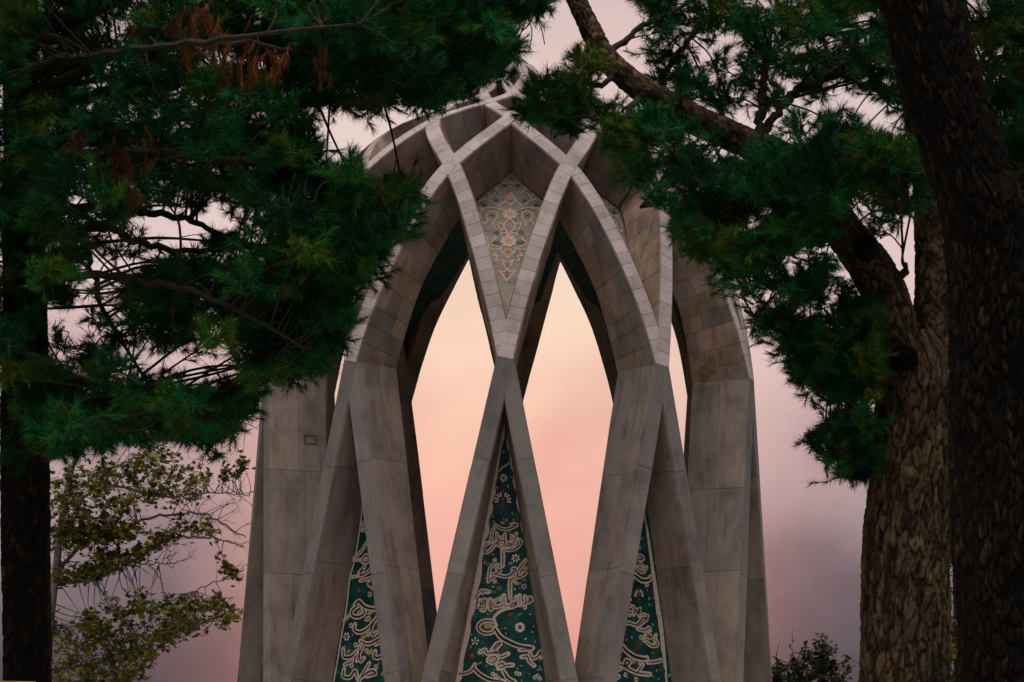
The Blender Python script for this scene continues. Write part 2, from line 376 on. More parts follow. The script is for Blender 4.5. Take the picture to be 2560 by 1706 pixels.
core_V = []; core_F = []; core_n = 0
slabs = []          # (V, F, tone, centre, normal, area, rib index, kind)
ribs = []
TH = 0.03
def plate(corner_rows, nrm_rows, lift):
    """corner_rows: k rows of (left, right) points; gives a thin curved stone standing proud of the core"""
    k = len(corner_rows); V = []
    for (l, r), nn in zip(corner_rows, nrm_rows): V += [l + nn * lift, r + nn * lift]
    for (l, r), nn in zip(corner_rows, nrm_rows): V += [l - nn * 0.006, r - nn * 0.006]
    Fc = []
    o2 = 2 * k
    for i in range(k - 1):
        a = 2 * i
        Fc += [(a, a + 1, a + 3, a + 2), (a + 2, o2 + a + 2, o2 + a, a), (a + 1, o2 + a + 1, o2 + a + 3, a + 3)]
    Fc += [(0, o2, o2 + 1, 1), (2 * k - 2, 2 * k - 1, o2 + 2 * k - 1, o2 + 2 * k - 2)]
    return np.array(V), np.array(Fc)
for i in range(10):
    foot = 18 + 36 * i
    for s in (1, -1):
        prd = 0.006 if s > 0 else -0.006
        q = np.concatenate([np.linspace(0, 1, 9)[:-1], np.linspace(1, 3, 29)[:-1], np.linspace(3, TMAX, 25)])
        a, b_, c_, d_, N, T, W = section(q, foot, s, prd)
        k = len(q); V = np.stack([a, b_, c_, d_], 1).reshape(-1, 3)
        ii = np.arange(k - 1)[:, None] * 4; jj = np.arange(4)[None]; j2 = (jj + 1) % 4
        Fc = np.stack([ii + jj, ii + j2, ii + 4 + j2, ii + 4 + jj], -1).reshape(-1, 4)
        Fc = np.vstack([Fc, [[0, 3, 2, 1]], [[4 * k - 4, 4 * k - 3, 4 * k - 2, 4 * k - 1]]])
        ridx = len(ribs)
        ribs.append(link('rib', mesh_np('rib', V, Fc, np.full(len(V), 0.5)), M['mortar'], ROOT))
        core_V.append(V); core_F.append(Fc + core_n); core_n += len(V)
        # stones: front coping and the two cheeks
        for t0, t1, cstep, sstep, cols in ((0.0, 0.92, 2.9, 2.75, ((0, .52, 1), (0, .4, 1), (0, .62, 1))),
                                           (0.92, 1.0, 1.2, 1.2, ((0, .5, 1),)),
                                           (1.0, 2.0, 0.38, 0.60, ((0, .36, .7, 1), (0, .22, .55, 1), (0, .45, .8, 1), (0, .3, .62, 1))),
                                           (2.0, 3.0, 0.75, 0.72, ((0, .4, 1), (0, .55, 1), (0, .33, .7, 1))),
                                           (3.0, 6.6, 0.9, 0.8, ((0, .5, 1), (0, 1)))):
            if t0 == 0.92: continue
            if t1 == 0.92: t1 = 1.0
            for kind, step in (('coping', cstep), ('cheek_l', sstep), ('cheek_r', sstep), ('back', sstep)):
                rows = arc_rows(foot, s, t0, t1, step, 0.05 if kind == 'coping' else 0.13)
                for ri in range(len(rows) - 1):
                    qq = np.linspace(rows[ri], rows[ri + 1], 3)
                    g = 0.0055
                    a, b_, c_, d_, N, T, W = section(qq, foot, s, prd)
                    # shrink along the rib for the joint
                    sh = np.array([1, 0, -1])[:, None] * g * T
                    if kind == 'coping':
                        V, Fc = plate([(a[j] + sh[j], b_[j] + sh[j]) for j in range(3)], N, TH + rng.uniform(-0.004, 0.004))
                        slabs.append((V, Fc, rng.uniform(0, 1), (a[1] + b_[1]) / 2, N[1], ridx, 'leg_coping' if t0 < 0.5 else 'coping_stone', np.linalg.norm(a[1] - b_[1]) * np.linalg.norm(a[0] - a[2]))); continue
                    if kind == 'back':
                        V, Fc = plate([(c_[j] + sh[j], d_[j] + sh[j]) for j in range(3)], -N, TH)
                        slabs.append((V, Fc, rng.uniform(.1, .7), (c_[1] + d_[1]) / 2, -N[1], ridx, 'stone_slab', 0.0)); continue
                    cl = cols[ri % len(cols)] if rng.random() < 0.8 else cols[rng.integers(len(cols))]
                    if kind == 'cheek_l': f_, k_, out = a, d_, W
                    else: f_, k_, out = b_, c_, -W
                    for ci in range(len(cl) - 1):
                        u0, u1 = cl[ci], cl[ci + 1]
                        if ci: u0 += 0.003
                        u1 -= 0.003
                        l = f_ + (k_ - f_) * u0 + sh; r = f_ + (k_ - f_) * u1 + sh
                        nn = np.cross(r - l, T); nn /= np.linalg.norm(nn, axis=1)[:, None]; nn *= np.sign(np.sum(nn * out, 1))[:, None]
                        rows_ = [(l[j], r[j]) for j in range(3)]
                        V, Fc = plate(rows_, nn, TH + rng.uniform(-0.005, 0.005))
                        tn = rng.choice([rng.uniform(0.05, 0.5), rng.uniform(0.55, 0.66), rng.uniform(0.8, 0.9), 1.0], p=[.60, .30, .06, .04]) if t0 > 0.5 else rng.choice([rng.uniform(0.55, 0.66), rng.uniform(.70, .84)], p=[.72, .28])  # leg slabs are greyer, with some shade put into their darker tones
                        slabs.append((V, Fc, tn, (l[1] + r[1]) / 2, nn[1], ridx, 'stone_slab', np.linalg.norm(l[1] - r[1]) * np.linalg.norm(l[0] - l[2])))
core_V = np.concatenate(core_V); core_F = np.concatenate(core_F)
BV = BVHTree.FromPolygons([tuple(v) for v in core_V], [tuple(f) for f in core_F])
# which stones the photograph shows largest
scored = {'coping_stone': [], 'leg_coping': [], 'stone_slab': []}
for k, sb in enumerate(slabs):
    cpt, nn, area = sb[3] + sb[4] * 0.06, sb[4], sb[7]
    v = cpt - CAM; dist = np.linalg.norm(v); v /= dist
    x, y, dz = proj(cpt); sc = area * max(0, -(v @ nn)) / dz ** 2
    if sc > 0 and -50 < x < 2610 and -50 < y < 1900:
        hit = BV.ray_cast(Vector(CAM), Vector(v), dist - 0.02)
        if hit[0] is None: scored[sb[6]].append((sc, k))
own = set()
for nm in scored:
    scored[nm].sort(reverse=True); own |= {k for _, k in scored[nm][:295]}
rest = {'coping_stone': Acc(), 'leg_coping': Acc(), 'stone_slab': Acc()}
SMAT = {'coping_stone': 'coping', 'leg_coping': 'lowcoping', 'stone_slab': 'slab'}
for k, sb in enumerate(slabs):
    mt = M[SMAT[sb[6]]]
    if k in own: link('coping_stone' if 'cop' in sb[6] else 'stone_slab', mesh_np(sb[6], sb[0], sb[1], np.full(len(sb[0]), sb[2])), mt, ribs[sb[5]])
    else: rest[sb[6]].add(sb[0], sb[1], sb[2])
for nm, ac in rest.items():
    if not ac.n: continue
    o = ac.build({'coping_stone': 'coping_course', 'leg_coping': 'leg_coping_course', 'stone_slab': 'stone_cladding'}[nm], M[SMAT[nm]], ROOT); o['kind'] = 'stuff'

# ---- panels between the ribs
def poly_mesh(name, pts, back_n, m, mb, thick, parent):
    """a flat or fan panel with a second material on its inner side"""
    n = len(pts); P = np.asarray(pts); Q = P + back_n * thick
    me = bpy.data.meshes.new(name)
    fs = [tuple(range(n)), tuple(range(2 * n - 1, n - 1, -1))] + [(i, n + i, n + (i + 1) % n, (i + 1) % n) for i in range(n)]
    me.from_pydata([tuple(v) for v in np.vstack([P, Q])], [], fs)
    o = link(name, me, [m, mb], parent)
    for k, p in enumerate(me.polygons): p.material_index = 0 if k == 0 else 1
    return o
niche = {}; kites = {}
for i in range(10):
    azc = 36 * i
    # niche panel: between the leg of foot azc+18 leaning -1 and foot azc-18 leaning +1, set back from the front
    e = 1.22
    ax = azv(np.array([azc]))[0]
    pR = [surf(np.array([t]), azc + 18, -1) for t in (0.0, 0.98)]
    pL = [surf(np.array([t]), azc - 18, 1) for t in (0.0, 0.98)]
    def inn(p): return (p[0] - p[1] * e)[0]
    apex = (inn(pR[1]) + inn(pL[1])) / 2
    bR, bL = inn(pR[0]), inn(pL[0])
    pn = poly_mesh('tile_panel', [bL, bR, apex], -ax, M['teal'], M['ingreen'], 0.12, ROOT)
    n_ = np.cross(bR - bL, apex - bL); n_ /= np.linalg.norm(n_)
    if n_ @ ax < 0: n_ = -n_
    niche[azc] = (pn, bL, bR, apex, n_)
    # kite panel
    e = 1.45
    def dpt(tt, foot, s_, e_): 
        p = surf(np.array([tt]), foot, s_); return (p[0] - p[1] * e_)[0]
    low = (dpt(1.13, azc + 18, -1, 0.55) + dpt(1.13, azc - 18, 1, 0.55)) / 2
    rt = dpt(2.0, azc + 54, -1, e); lt = dpt(2.0, azc - 18 - 36, 1, e)
    top = (dpt(2.95, azc + 54, -1, e))
    top = ax * math.hypot(top[0], top[1]) + np.array([0, 0, top[2]])
    # best plane through the four corners
    c0 = (low + top + rt + lt) / 4; n_ = np.cross(rt - lt, top - low); n_ /= np.linalg.norm(n_)
    if n_ @ ax < 0: n_ = -n_
    rt, lt = c0 + (rt - c0) * 1.1, c0 + (lt - c0) * 1.1
    fl = lambda p: p - n_ * ((p - c0) @ n_)
    low2, top2, rt2, lt2 = fl(low), fl(top), fl(rt), fl(lt)
    o = poly_mesh('mosaic_panel', [low2, rt2, top2, lt2], -n_, M['kground'], M['ingreen'], 0.10, ROOT)
    kites[azc] = (o, low2, top2, n_)
    # closing panels higher up, deep in the pockets
    for lv, azp in ((3, azc + 18), (4, azc), (5, azc + 18)):
        e2 = float(dep(lv)) * 0.9
        axp = azv(np.array([azp]))[0]
        def ring(level, da):
            p = surf(np.array([float(level)]), azp + da - 18 * level, 1); return (p[0] - p[1] * e2)[0]
        o = poly_mesh('vault_panel', [ring(lv - 0.98, 0), ring(lv, 18), ring(min(lv + 0.98, 6.98), 0), ring(lv, -18)], -np.array([0, 0, 1.0]), M['slab'], M['ingreen'], 0.06, ROOT)

cv = [azv(np.array([18 * j]))[0] * (1.32 if j % 2 else 1.2) + np.array([0, 0, 20.05]) for j in range(20)] + [azv(np.array([0]))[0] * 0 + np.array([0, 0, 21.58])]
me = bpy.data.meshes.new('cap'); me.from_pydata([tuple(v) for v in cv], [], [(j, (j + 1) % 20, 20) for j in range(20)]); link('cap', me, M['slab'], ROOT)

# ---- painted glaze on the panels: ribbons and petals lying on the panel's face
class Layer:
    def __init__(s, o, n, up):
        s.o = np.asarray(o); s.n = np.asarray(n); s.v = up - n * (up @ n); s.v /= np.linalg.norm(s.v); s.u = np.cross(s.v, s.n); s.pieces = []; s.k = 0; s.begin('glaze_pattern', True)
    def begin(s, name, stuff=False): s.pieces.append((name, stuff, {}))
    def to2(s, x, y):                 # photograph pixel -> panel coordinates
        d = ray(x, y); k = ((s.o - CAM) @ s.n) / (d @ s.n); p = CAM + d * k - s.o
        return np.array([p @ s.u, p @ s.v])
    def put(s, key, P2, Fc, z):
        s.k += 1; a = s.pieces[-1][2].setdefault(key, Acc())
        P2 = np.asarray(P2); V = s.o + P2[:, :1] * s.u + P2[:, 1:2] * s.v + s.n * (z * 0.4 + (s.k % 13) * 0.00011)
        a.add(V, Fc)
    def ribbon(s, key, P2, w, z, taper=False, n=5):
        P = catmull(P2, n) if len(P2) > 2 else np.asarray(P2, float); k = len(P)
        T = np.gradient(P, axis=0); T /= np.linalg.norm(T, axis=1)[:, None] + 1e-9; Nn = np.stack([-T[:, 1], T[:, 0]], 1)
        x = np.linspace(0, 1, k); ww = w / 2 * (np.ones(k) if not taper else 0.28 + 0.72 * np.sin(np.pi * np.clip(x * 0.9 + 0.08, 0, 1)) ** 0.7)
        L = P + Nn * ww[:, None]; R = P - Nn * ww[:, None]
        a = np.arange(k - 1); s.put(key, np.vstack([L, R]), np.stack([a, a + k, a + k + 1, a + 1], 1), z)
        if not taper:
            for e in (P[0], P[-1]): s.disc(key, e, w / 2, z, 8)
    def disc(s, key, c, r, z, n=9, ry=None, rot=0):
        a = np.arange(n) * 2 * np.pi / n; x = np.cos(a) * r; y = np.sin(a) * (ry or r)
        P = np.stack([c[0] + x * math.cos(rot) - y * math.sin(rot), c[1] + x * math.sin(rot) + y * math.cos(rot)], 1)
        P = np.vstack([[c], P]); i = np.arange(n); s.put(key, P, np.stack([np.zeros(n, int), 1 + i, 1 + (i + 1) % n], 1), z)
    def petal(s, key, c, ang, r0, r1, w, z):
        d = np.array([math.cos(ang), math.sin(ang)]); q = np.array([-d[1], d[0]]); c = np.asarray(c); m_ = (r0 + r1) / 2
        P = np.array([c + d * r0, c + d * m_ * 0.85 + q * w * 0.8, c + d * (m_ * 1.3) + q * w, c + d * r1, c + d * (m_ * 1.3) - q * w, c + d * m_ * 0.85 - q * w * 0.8])
        s.put(key, P, np.array([(0, 5, 4, 3), (0, 3, 2, 1)]), z)
    def flower(s, c, r, np_, pet, core, back=None, rot=0.0):
        s.begin('flower')
        if back:
            for k in range(np_): s.petal(back, c, rot + 2 * math.pi * k / np_, 0.1 * r, r * 1.2, r * 0.34, 0.010)
        for k in range(np_): s.petal(pet, c, rot + 2 * math.pi * k / np_, 0.28 * r, r, r * 0.22, 0.014)
        s.disc(core, c, r * 0.26, 0.018, 8)
    def lotus(s, c, r):
        s.begin('lotus')
        for a in (-20, 8, 38, 66, 90, 114, 142, 172, 200): s.petal('ink', c, RAD(a), r * .1, r * 1.22, r * .22, 0.010)
        for a in (-12, 14, 42, 68, 112, 138, 166, 192): s.petal('white', c, RAD(a), r * .42, r * 1.02, r * .12, 0.014)
        s.petal('red', c, RAD(90), -r * .3, r * .5, r * .2, 0.018); s.petal('orange', c, RAD(90), -r * .1, r * .3, r * .09, 0.021)
        s.petal('red', c, RAD(-90), r * .3, r * .9, r * .2, 0.014); s.petal('red', c, RAD(90), r * .8, r * 1.25, r * .13, 0.015)
    def bud(s, c, r, col='pink', own=True):
        if own: s.begin('bud')
        a = rng.uniform(0, 6.28)
        s.petal('ink', c, a, -r * 1.35, r * 1.5, r * .95, 0.010); s.petal(col, c, a, -r, r, r * .55, 0.014)
    def stroke(s, P, w, rim, taper=True):
        s.begin('calligraphy_stroke')
        s.ribbon('cream', P, w + 2 * rim, 0.024); s.ribbon('ink', P, w, 0.040, taper)
def finish(layer, parent, join=None):
    out = []; todo = [p for p in layer.pieces if p[2]]
    if join:
        tot = {}
        for _, _, d in todo:
            for key, a in d.items():
                t_ = tot.setdefault(key, Acc())
                for V, Fc in zip(a.V, np.split(np.arange(0), 0) if False else a.F): pass
                V = np.concatenate(a.V); off = 0
                for f in a.F: t_.F.append(f + t_.n)
                t_.V.append(V); t_.T.append(np.concatenate(a.T)); t_.n += len(V)
        todo = [(join, True, tot)]
    for name, stuff, d in todo:
        V = []; Fs = []; mi = []; n = 0; mats = []
        for k, (key, a) in enumerate(d.items()):
            V += a.V; mats.append(M[key])
            for f in a.F:
                f = f if f.shape[1] == 3 else np.concatenate([f[:, [0, 1, 2]], f[:, [0, 2, 3]]]); Fs.append(f + n); mi.append(np.full(len(f), k))
            n += a.n
        me = mesh_np(name, np.concatenate(V), np.concatenate(Fs)); o = link(name, me, mats, parent)
        me.polygons.foreach_set('material_index', np.concatenate(mi).astype(np.int32))
        if stuff: o['kind'] = 'stuff'
        out.append(o)
    return out

def zoomed(ox, oy, sc): return lambda p: (ox + p[0] / sc, oy + p[1] / sc)
ZA, ZB = zoomed(1120, 1000, 4.357), zoomed(1120, 1340, 4.2857)
ZC, ZD = zoomed(820, 1200, 3.1), zoomed(1520, 1240, 3.365)
def niche_layer(azc):
    pn, bL, bR, ap, n_ = niche[azc]
    return Layer(bL, n_, np.array([0, 0, 1.0])), pn
def scatter(L, azc, count, avoid=None):
    """vines, buds and small flowers all over the teal ground of a niche"""
    pn, bL, bR, ap, n_ = niche[azc]
    A = np.zeros(2); B = np.array([(bR - bL) @ L.u, (bR - bL) @ L.v]); C = np.array([(ap - bL) @ L.u, (ap - bL) @ L.v])
    def rnd():
        u = rng.random(); v = math.sqrt(rng.random()) * 0.8; x = 0.14 + 0.72 * u
        return A + (B - A) * (x * v + 0.5 * (1 - v)) + np.array([0, 1.0]) * C[1] * (1 - v)
    for k in range(count):
        c = rnd(); a = rng.uniform(0, 6.28); P = [c]
        for j in range(5):
            a += rng.uniform(-0.9, 0.9); P.append(P[-1] + 0.10 * np.array([math.cos(a), math.sin(a)]))
        L.ribbon('vine', P, 0.016, 0.004, True, 3)
        for q in P[1:-1:2]: L.petal('vine' if rng.random() < .7 else 'palegreen', q, rng.uniform(0, 6.28), 0, 0.09, 0.022, 0.006)
        if k % 3 == 0: L.bud(P[-1], rng.uniform(0.022, 0.036), ['pink', 'white', 'red', 'orange', 'pink'][rng.integers(5)], False)
        if k % 9 == 0: L.disc('palegreen', c + [0.1, 0.06], rng.uniform(.04, .09), 0.0025, 9, rng.uniform(.03, .06), rng.uniform(0, 3))

# centre panel
L, pn = niche_layer(0)
scatter(L, 0, 90)
A_ = lambda pts: [L.to2(*ZA(p)) for p in pts]
B_ = lambda pts: [L.to2(*ZB(p)) for p in pts]
# scalloped cream margin along the left side, a broken one along the right
def margin(out, inn, conv):
    L.begin('scalloped_border')
    o2 = catmull(conv(out), 4); i2 = catmull(conv(inn), 6)
    k = 70; xs = np.linspace(0, 1, k)
    rs = lambda P: np.stack([np.interp(xs, np.linspace(0, 1, len(P)), P[:, j]) for j in (0, 1)], 1)
    o2, i2 = rs(o2), rs(i2)
    d = i2 - o2; d /= np.linalg.norm(d, axis=1)[:, None] + 1e-9
    i2 = i2 + d * (np.abs(np.sin(xs * 22 * math.pi / 2)) * 0.06 - 0.03)[:, None]
    a = np.arange(k - 1); L.put('cream', np.vstack([o2, i2]), np.stack([a, a + k, a + k + 1, a + 1], 1), 0.020)
    L.ribbon('ink', i2, 0.016, 0.036)
margin([(590, 190), (555, 330), (495, 620), (425, 1000), (375, 1290), (325, 1560), (260, 1890), (190, 2220), (110, 2620), (20, 3080)],
       [(620, 230), (612, 420), (572, 600), (555, 740), (530, 880), (515, 1010), (495, 1140), (465, 1270), (440, 1440), (415, 1560), (390, 1700), (350, 1960), (310, 2180), (268, 2380), (224, 2600), (160, 2960), (136, 3080)], A_)
margin([(640, 380), (690, 640), (740, 900), (790, 1180), (850, 1480), (905, 1780), (960, 2080), (1010, 2380), (1060, 2680), (1120, 3080)],
       [(630, 400), (672, 640), (715, 900), (762, 1180), (825, 1500), (880, 1790), (932, 2080), (985, 2380), (1035, 2680), (1090, 3080)], A_)
L.begin('scroll'); L.ribbon('cream', A_([(500, 790), (560, 775), (590, 740), (640, 710), (690, 660)]), 0.05, 0.022)
L.lotus(A_([(598, 1095)])[0], 0.235)
L.flower(A_([(605, 850)])[0], 0.115, 8, 'white', 'red', 'ink'); L.petal('orange', A_([(598, 880)])[0], RAD(-90), 0, 0.08, 0.03, 0.02)
for p, cc in (((605, 565), 'pink'), ((535, 955), 'pink'), ((655, 940), 'white'), ((525, 1215), 'red'), ((700, 1240), 'pink'), ((640, 1310), 'pink'), ((585, 1340), 'white'), ((490, 1270), 'orange'), ((430, 1500), 'pink')):
    L.bud(A_([p])[0], 0.05, cc)
for (p, r, n, pc, cc) in (((770, 980), .15, 10, 'white', 'red'), ((725, 240), .125, 7, 'white', 'orange'), ((815, 545), .085, 6, 'white', 'ink'), ((665, 850), .075, 6, 'red', 'orange'), ((290, 1130), .12, 5, 'white', 'orange'), ((258, 1285), .10, 8, 'red', 'orange'), ((395, 290), .06, 5, 'pink', 'red'), ((550, 560), .08, 6, 'palegreen', 'red')):
    L.flower(B_([p])[0], r, n, pc, cc, 'ink', rng.uniform(0, 6))
for p in ((640, 220), (480, 200), (360, 410), (480, 545), (715, 570), (825, 470), (285, 805), (275, 905), (770, 840), (880, 840), (615, 990), (830, 1105), (930, 1135), (905, 1030), (975, 1040), (600, 1190), (780, 1390), (680, 1465), (965, 1435), (860, 1470), (245, 1190), (170, 1300), (350, 1360)):
    L.bud(B_([p])[0], 0.045, ['pink', 'white', 'red', 'pink'][rng.integers(4)])
for p, r in (((432, 965), .13), ((830, 345), .10)): L.begin('gold_tile'); L.disc('gold', B_([p])[0], r, 0.030, 12, r * .62, .1)
S = lambda pts, w=0.032, rim=0.042, conv=B_: L.stroke(conv(pts), w, rim)
S([(500, 1402), (522, 1372), (570, 1400), (640, 1410), (715, 1385), (748, 1356), (690, 1358)], .036, .036, A_)
S([(472, 1550), (478, 1440), (502, 1402)], .03, .04, A_)
S([(530, 1450), (545, 1520), (600, 1490)], .026, .036, A_); S([(620, 1460), (625, 1560)], .026, .036, A_); S([(690, 1475), (700, 1560)], .026, .036, A_); S([(745, 1455), (738, 1560)], .026, .036, A_)
for pts in ([(530, 0), (532, 40), (565, 30)], [(560, 110), (520, 70), (600, 50), (602, 100), (560, 110)], [(603, 0), (605, 80)],
            [(505, 70), (490, 110), (430, 172), (390, 165), (392, 110), (440, 70)], [(540, 95), (505, 78)], [(640, 110), (652, 75), (700, 92), (722, 0)], [(688, 85), (690, 10)], [(610, 102), (650, 104), (705, 92)]):
    S(pts, .024, .052)
S([(762, 40), (782, 70), (750, 120), (680, 152), (600, 150)], .04, .036)
S([(585, 150), (588, 240), (582, 325)], .03, .05)
S([(485, 312), (450, 350), (440, 410), (430, 490)], .028, .042); S([(465, 410), (510, 405), (562, 370), (520, 357)], .028, .042); S([(430, 490), (470, 450), (512, 428)], .028, .036)
S([(515, 408), (580, 432), (650, 430), (700, 392), (730, 362), (702, 350), (692, 372)], .042, .04)
S([(836, 262), (780, 330), (745, 392), (760, 442), (820, 412), (832, 394), (800, 402)], .036, .04)
S([(748, 440), (700, 458), (668, 484), (664, 560), (666, 645)], .034, .046)
for pts in ([(290, 665), (340, 602), (380, 590), (430, 602)], [(345, 690), (350, 742), (400, 680), (392, 790), (355, 795)], [(452, 680), (472, 722), (465, 792), (445, 760), (450, 685)], [(490, 700), (500, 762), (560, 752), (625, 742)],
            [(580, 752), (586, 650)], [(608, 742), (602, 640)], [(640, 740), (690, 762), (740, 722), (690, 720), (680, 762)], [(770, 742), (766, 640)], [(740, 742), (730, 655)], [(800, 732), (832, 720), (826, 650)], [(830, 722), (880, 700), (892, 670), (868, 665), (880, 690), (908, 684)]):
    S(pts, .024, .054)
L.begin('scroll'); L.ribbon('cream', B_([(690, 770), (600, 790), (520, 840), (488, 900), (520, 960)]), 0.085, 0.022)
S([(495, 918), (410, 908), (335, 945), (330, 1005), (390, 1042), (465, 1038), (502, 1000)], .045, .044)
S([(500, 990), (560, 1080), (640, 1130), (760, 1180), (905, 1200)], .075, .042)
for pts in ([(470, 1230), (520, 1162), (562, 1152), (500, 1222)], [(340, 1250), (400, 1222), (420, 1260), (540, 1242), (480, 1262)], [(430, 1320), (490, 1290), (522, 1320), (480, 1362), (430, 1342)], [(540, 1300), (590, 1290), (645, 1262)],
            [(530, 1392), (580, 1360), (600, 1400), (540, 1420)], [(600, 1396), (650, 1384), (695, 1385)], [(790, 1300), (850, 1292), (870, 1342), (922, 1392)], [(880, 1250), (900, 1310), (960, 1292), (990, 1240), (1002, 1300)], [(770, 1222), (840, 1214), (900, 1212)]):
    S(pts, .03, .052)
S([(110, 1475), (200, 1470), (260, 1432), (290, 1378)], .036, .042); S([(270, 1412), (340, 1482), (450, 1540), (600, 1562)], .065, .04); S([(598, 1455), (640, 1522), (720, 1570)], .06, .04)
for p in ((490, 318), (530, 310), (500, 260), (500, 488), (730, 505), (375, 612), (410, 598), (310, 760), (825, 770), (515, 690), (545, 675), (670, 675), (480, 1480), (510, 1500), (548, 1530), (735, 1472), (765, 1480), (930, 1515), (960, 1500), (985, 1530), (410, 1240), (590, 1450)):
    L.begin('calligraphy_dot'); L.disc('cream', B_([p])[0], 0.062, 0.024, 9); L.disc('ink', B_([p])[0], 0.024, 0.040, 4)
finish(L, pn)
# left panel
L, pn = niche_layer(324); C_ = lambda pts: [L.to2(*ZC(p)) for p in pts]
scatter(L, 324, 60)
L.begin('border'); L.ribbon('cream', C_([(272, 165), (247, 380), (212, 600), (172, 760), (152, 930), (130, 1080), (100, 1240), (75, 1400), (45, 1568), (20, 1700)]), .05, .020)
S3 = lambda pts, w=.04, rim=.046: L.stroke(C_(pts), w, rim)
for pts, w in (([(252, 385), (290, 322), (312, 380), (270, 392)], .04), ([(205, 605), (270, 540), (328, 440)], .03), ([(200, 622), (255, 620)], .02), ([(268, 632), (290, 590), (325, 600), (300, 640), (268, 632)], .05), ([(240, 722), (272, 690), (252, 742), (300, 722), (342, 690), (352, 742)], .04), ([(180, 755), (240, 745)], .02),
               ([(250, 782), (300, 770), (352, 760), (330, 812), (372, 800), (312, 802), (352, 842)], .035), ([(210, 972), (240, 942), (262, 962), (305, 992), (402, 1006)], .09), ([(240, 970), (190, 1012), (192, 1052), (240, 1062), (286, 1030), (270, 992)], .07), ([(125, 1090), (170, 1050)], .02),
               ([(212, 1120), (206, 1162), (250, 1182), (312, 1150), (362, 1090)], .07), ([(382, 1060), (345, 1130), (310, 1202)], .05), ([(340, 1110), (346, 1202), (382, 1180)], .05), ([(250, 1250), (320, 1272), (400, 1232), (426, 1242), (370, 1276)], .06), ([(120, 1312), (126, 1372), (182, 1370), (222, 1330)], .07),
               ([(282, 1270), (250, 1340), (225, 1402)], .05), ([(245, 1290), (250, 1402), (282, 1380)], .05), ([(370, 1330), (360, 1372), (400, 1376), (442, 1340)], .07), ([(130, 1432), (180, 1412), (192, 1390)], .045), ([(126, 1470), (120, 1522), (172, 1530), (212, 1480), (232, 1542)], .07), ([(322, 1420), (280, 1490), (240, 1562)], .05), ([(260, 1532), (330, 1480), (372, 1500), (300, 1522)], .06)):
    S3(pts, w * .8)
for p in ((400, 1155), (300, 1080), (318, 1076), (180, 1130), (300, 1325), (215, 1280), (375, 1450), (285, 675), (380, 940), (185, 1440)):
    L.begin('calligraphy_dot'); L.disc('cream', C_([p])[0], .075, .024, 9); L.disc('ink', C_([p])[0], .036, .040, 4)
for p, r in (((245, 1030), .13), ((325, 1035), .10), ((275, 1222), .11), ((328, 1335), .13), ((292, 615), .05), ((160, 1330), .08)): L.begin('gold_tile'); L.disc('gold', C_([p])[0], r, .022, 10, r * .6, .5)
L.flower(C_([(145, 1215)])[0], .13, 6, 'white', 'red', 'ink'); L.flower(C_([(325, 888)])[0], .09, 7, 'white', 'ink', 'ink'); L.flower(C_([(240, 860)])[0], .10, 5, 'red', 'orange', 'ink')
finish(L, pn)
# right panel
L, pn = niche_layer(36); D_ = lambda pts: [L.to2(*ZD(p)) for p in pts]
scatter(L, 36, 60)
margin([(300, 100), (322, 230), (345, 330), (385, 600), (432, 900), (472, 1200), (500, 1568), (512, 1700)], [(296, 120), (312, 260), (332, 420), (355, 600), (380, 800), (400, 960), (425, 1120), (445, 1300), (470, 1450), (480, 1568), (486, 1700)], D_)
S4 = lambda pts, w=.03, rim=.05: L.stroke(D_(pts), w, rim)
for pts, w in (([(230, 525), (265, 502), (296, 530), (240, 542), (250, 582), (228, 572)], .03), ([(215, 560), (270, 570), (290, 600)], .03), ([(236, 602), (290, 642), (322, 600)], .03), ([(205, 640), (240, 682), (290, 712), (345, 706), (356, 684)], .07), ([(150, 985), (190, 980), (180, 1002)], .03),
               ([(215, 1000), (226, 950), (250, 992), (266, 945), (262, 1012)], .032), ([(130, 1072), (180, 1070), (240, 1086), (290, 1030), (326, 1036), (240, 1102)], .035), ([(250, 1120), (310, 1132), (340, 1110), (352, 1132)], .03), ([(310, 1180), (362, 1192), (320, 1150)], .035), ([(320, 1230), (370, 1262), (416, 1250), (396, 1210)], .035), ([(402, 1170), (390, 1222)], .03),
               ([(100, 1240), (150, 1302), (220, 1352), (300, 1372), (326, 1366)], .075), ([(330, 1402), (400, 1396), (456, 1380)], .035), ([(70, 1402), (140, 1432), (182, 1400), (150, 1385), (140, 1432), (200, 1472), (260, 1492), (352, 1502)], .05), ([(292, 1420), (262, 1460), (240, 1492)], .035), ([(70, 1470), (110, 1450)], .04), ([(60, 1540), (90, 1520)], .04)):
    S4(pts, w)
for p in ((160, 915), (185, 925), (210, 935), (300, 1000), (330, 1010), (265, 1405), (145, 1505), (235, 1545), (325, 750), (300, 1215), (275, 1190)):
    L.begin('calligraphy_dot'); L.disc('cream', D_([p])[0], .07, .024, 9); L.disc('ink', D_([p])[0], .03, .040, 4)
L.lotus(D_([(260, 835)])[0], .17); L.flower(D_([(240, 1270)])[0], .11, 6, 'red', 'red', 'ink'); L.flower(D_([(262, 435)])[0], .07, 6, 'white', 'red', 'ink')
for p in ((275, 275), (285, 360), (215, 715), (330, 795), (345, 865), (195, 875), (345, 915), (375, 1325), (200, 1190), (155, 1210), (410, 1470), (425, 1540)): L.bud(D_([p])[0], .05, ['pink', 'white', 'orange'][rng.integers(3)])
L.begin('gold_tile'); L.disc('gold', D_([(215, 1390)])[0], .12, .022, 9, .07, .4)
finish(L, pn)
for azc in (72, 288, 108, 252):
    L, pn = niche_layer(azc); scatter(L, azc, 40); finish(L, pn)

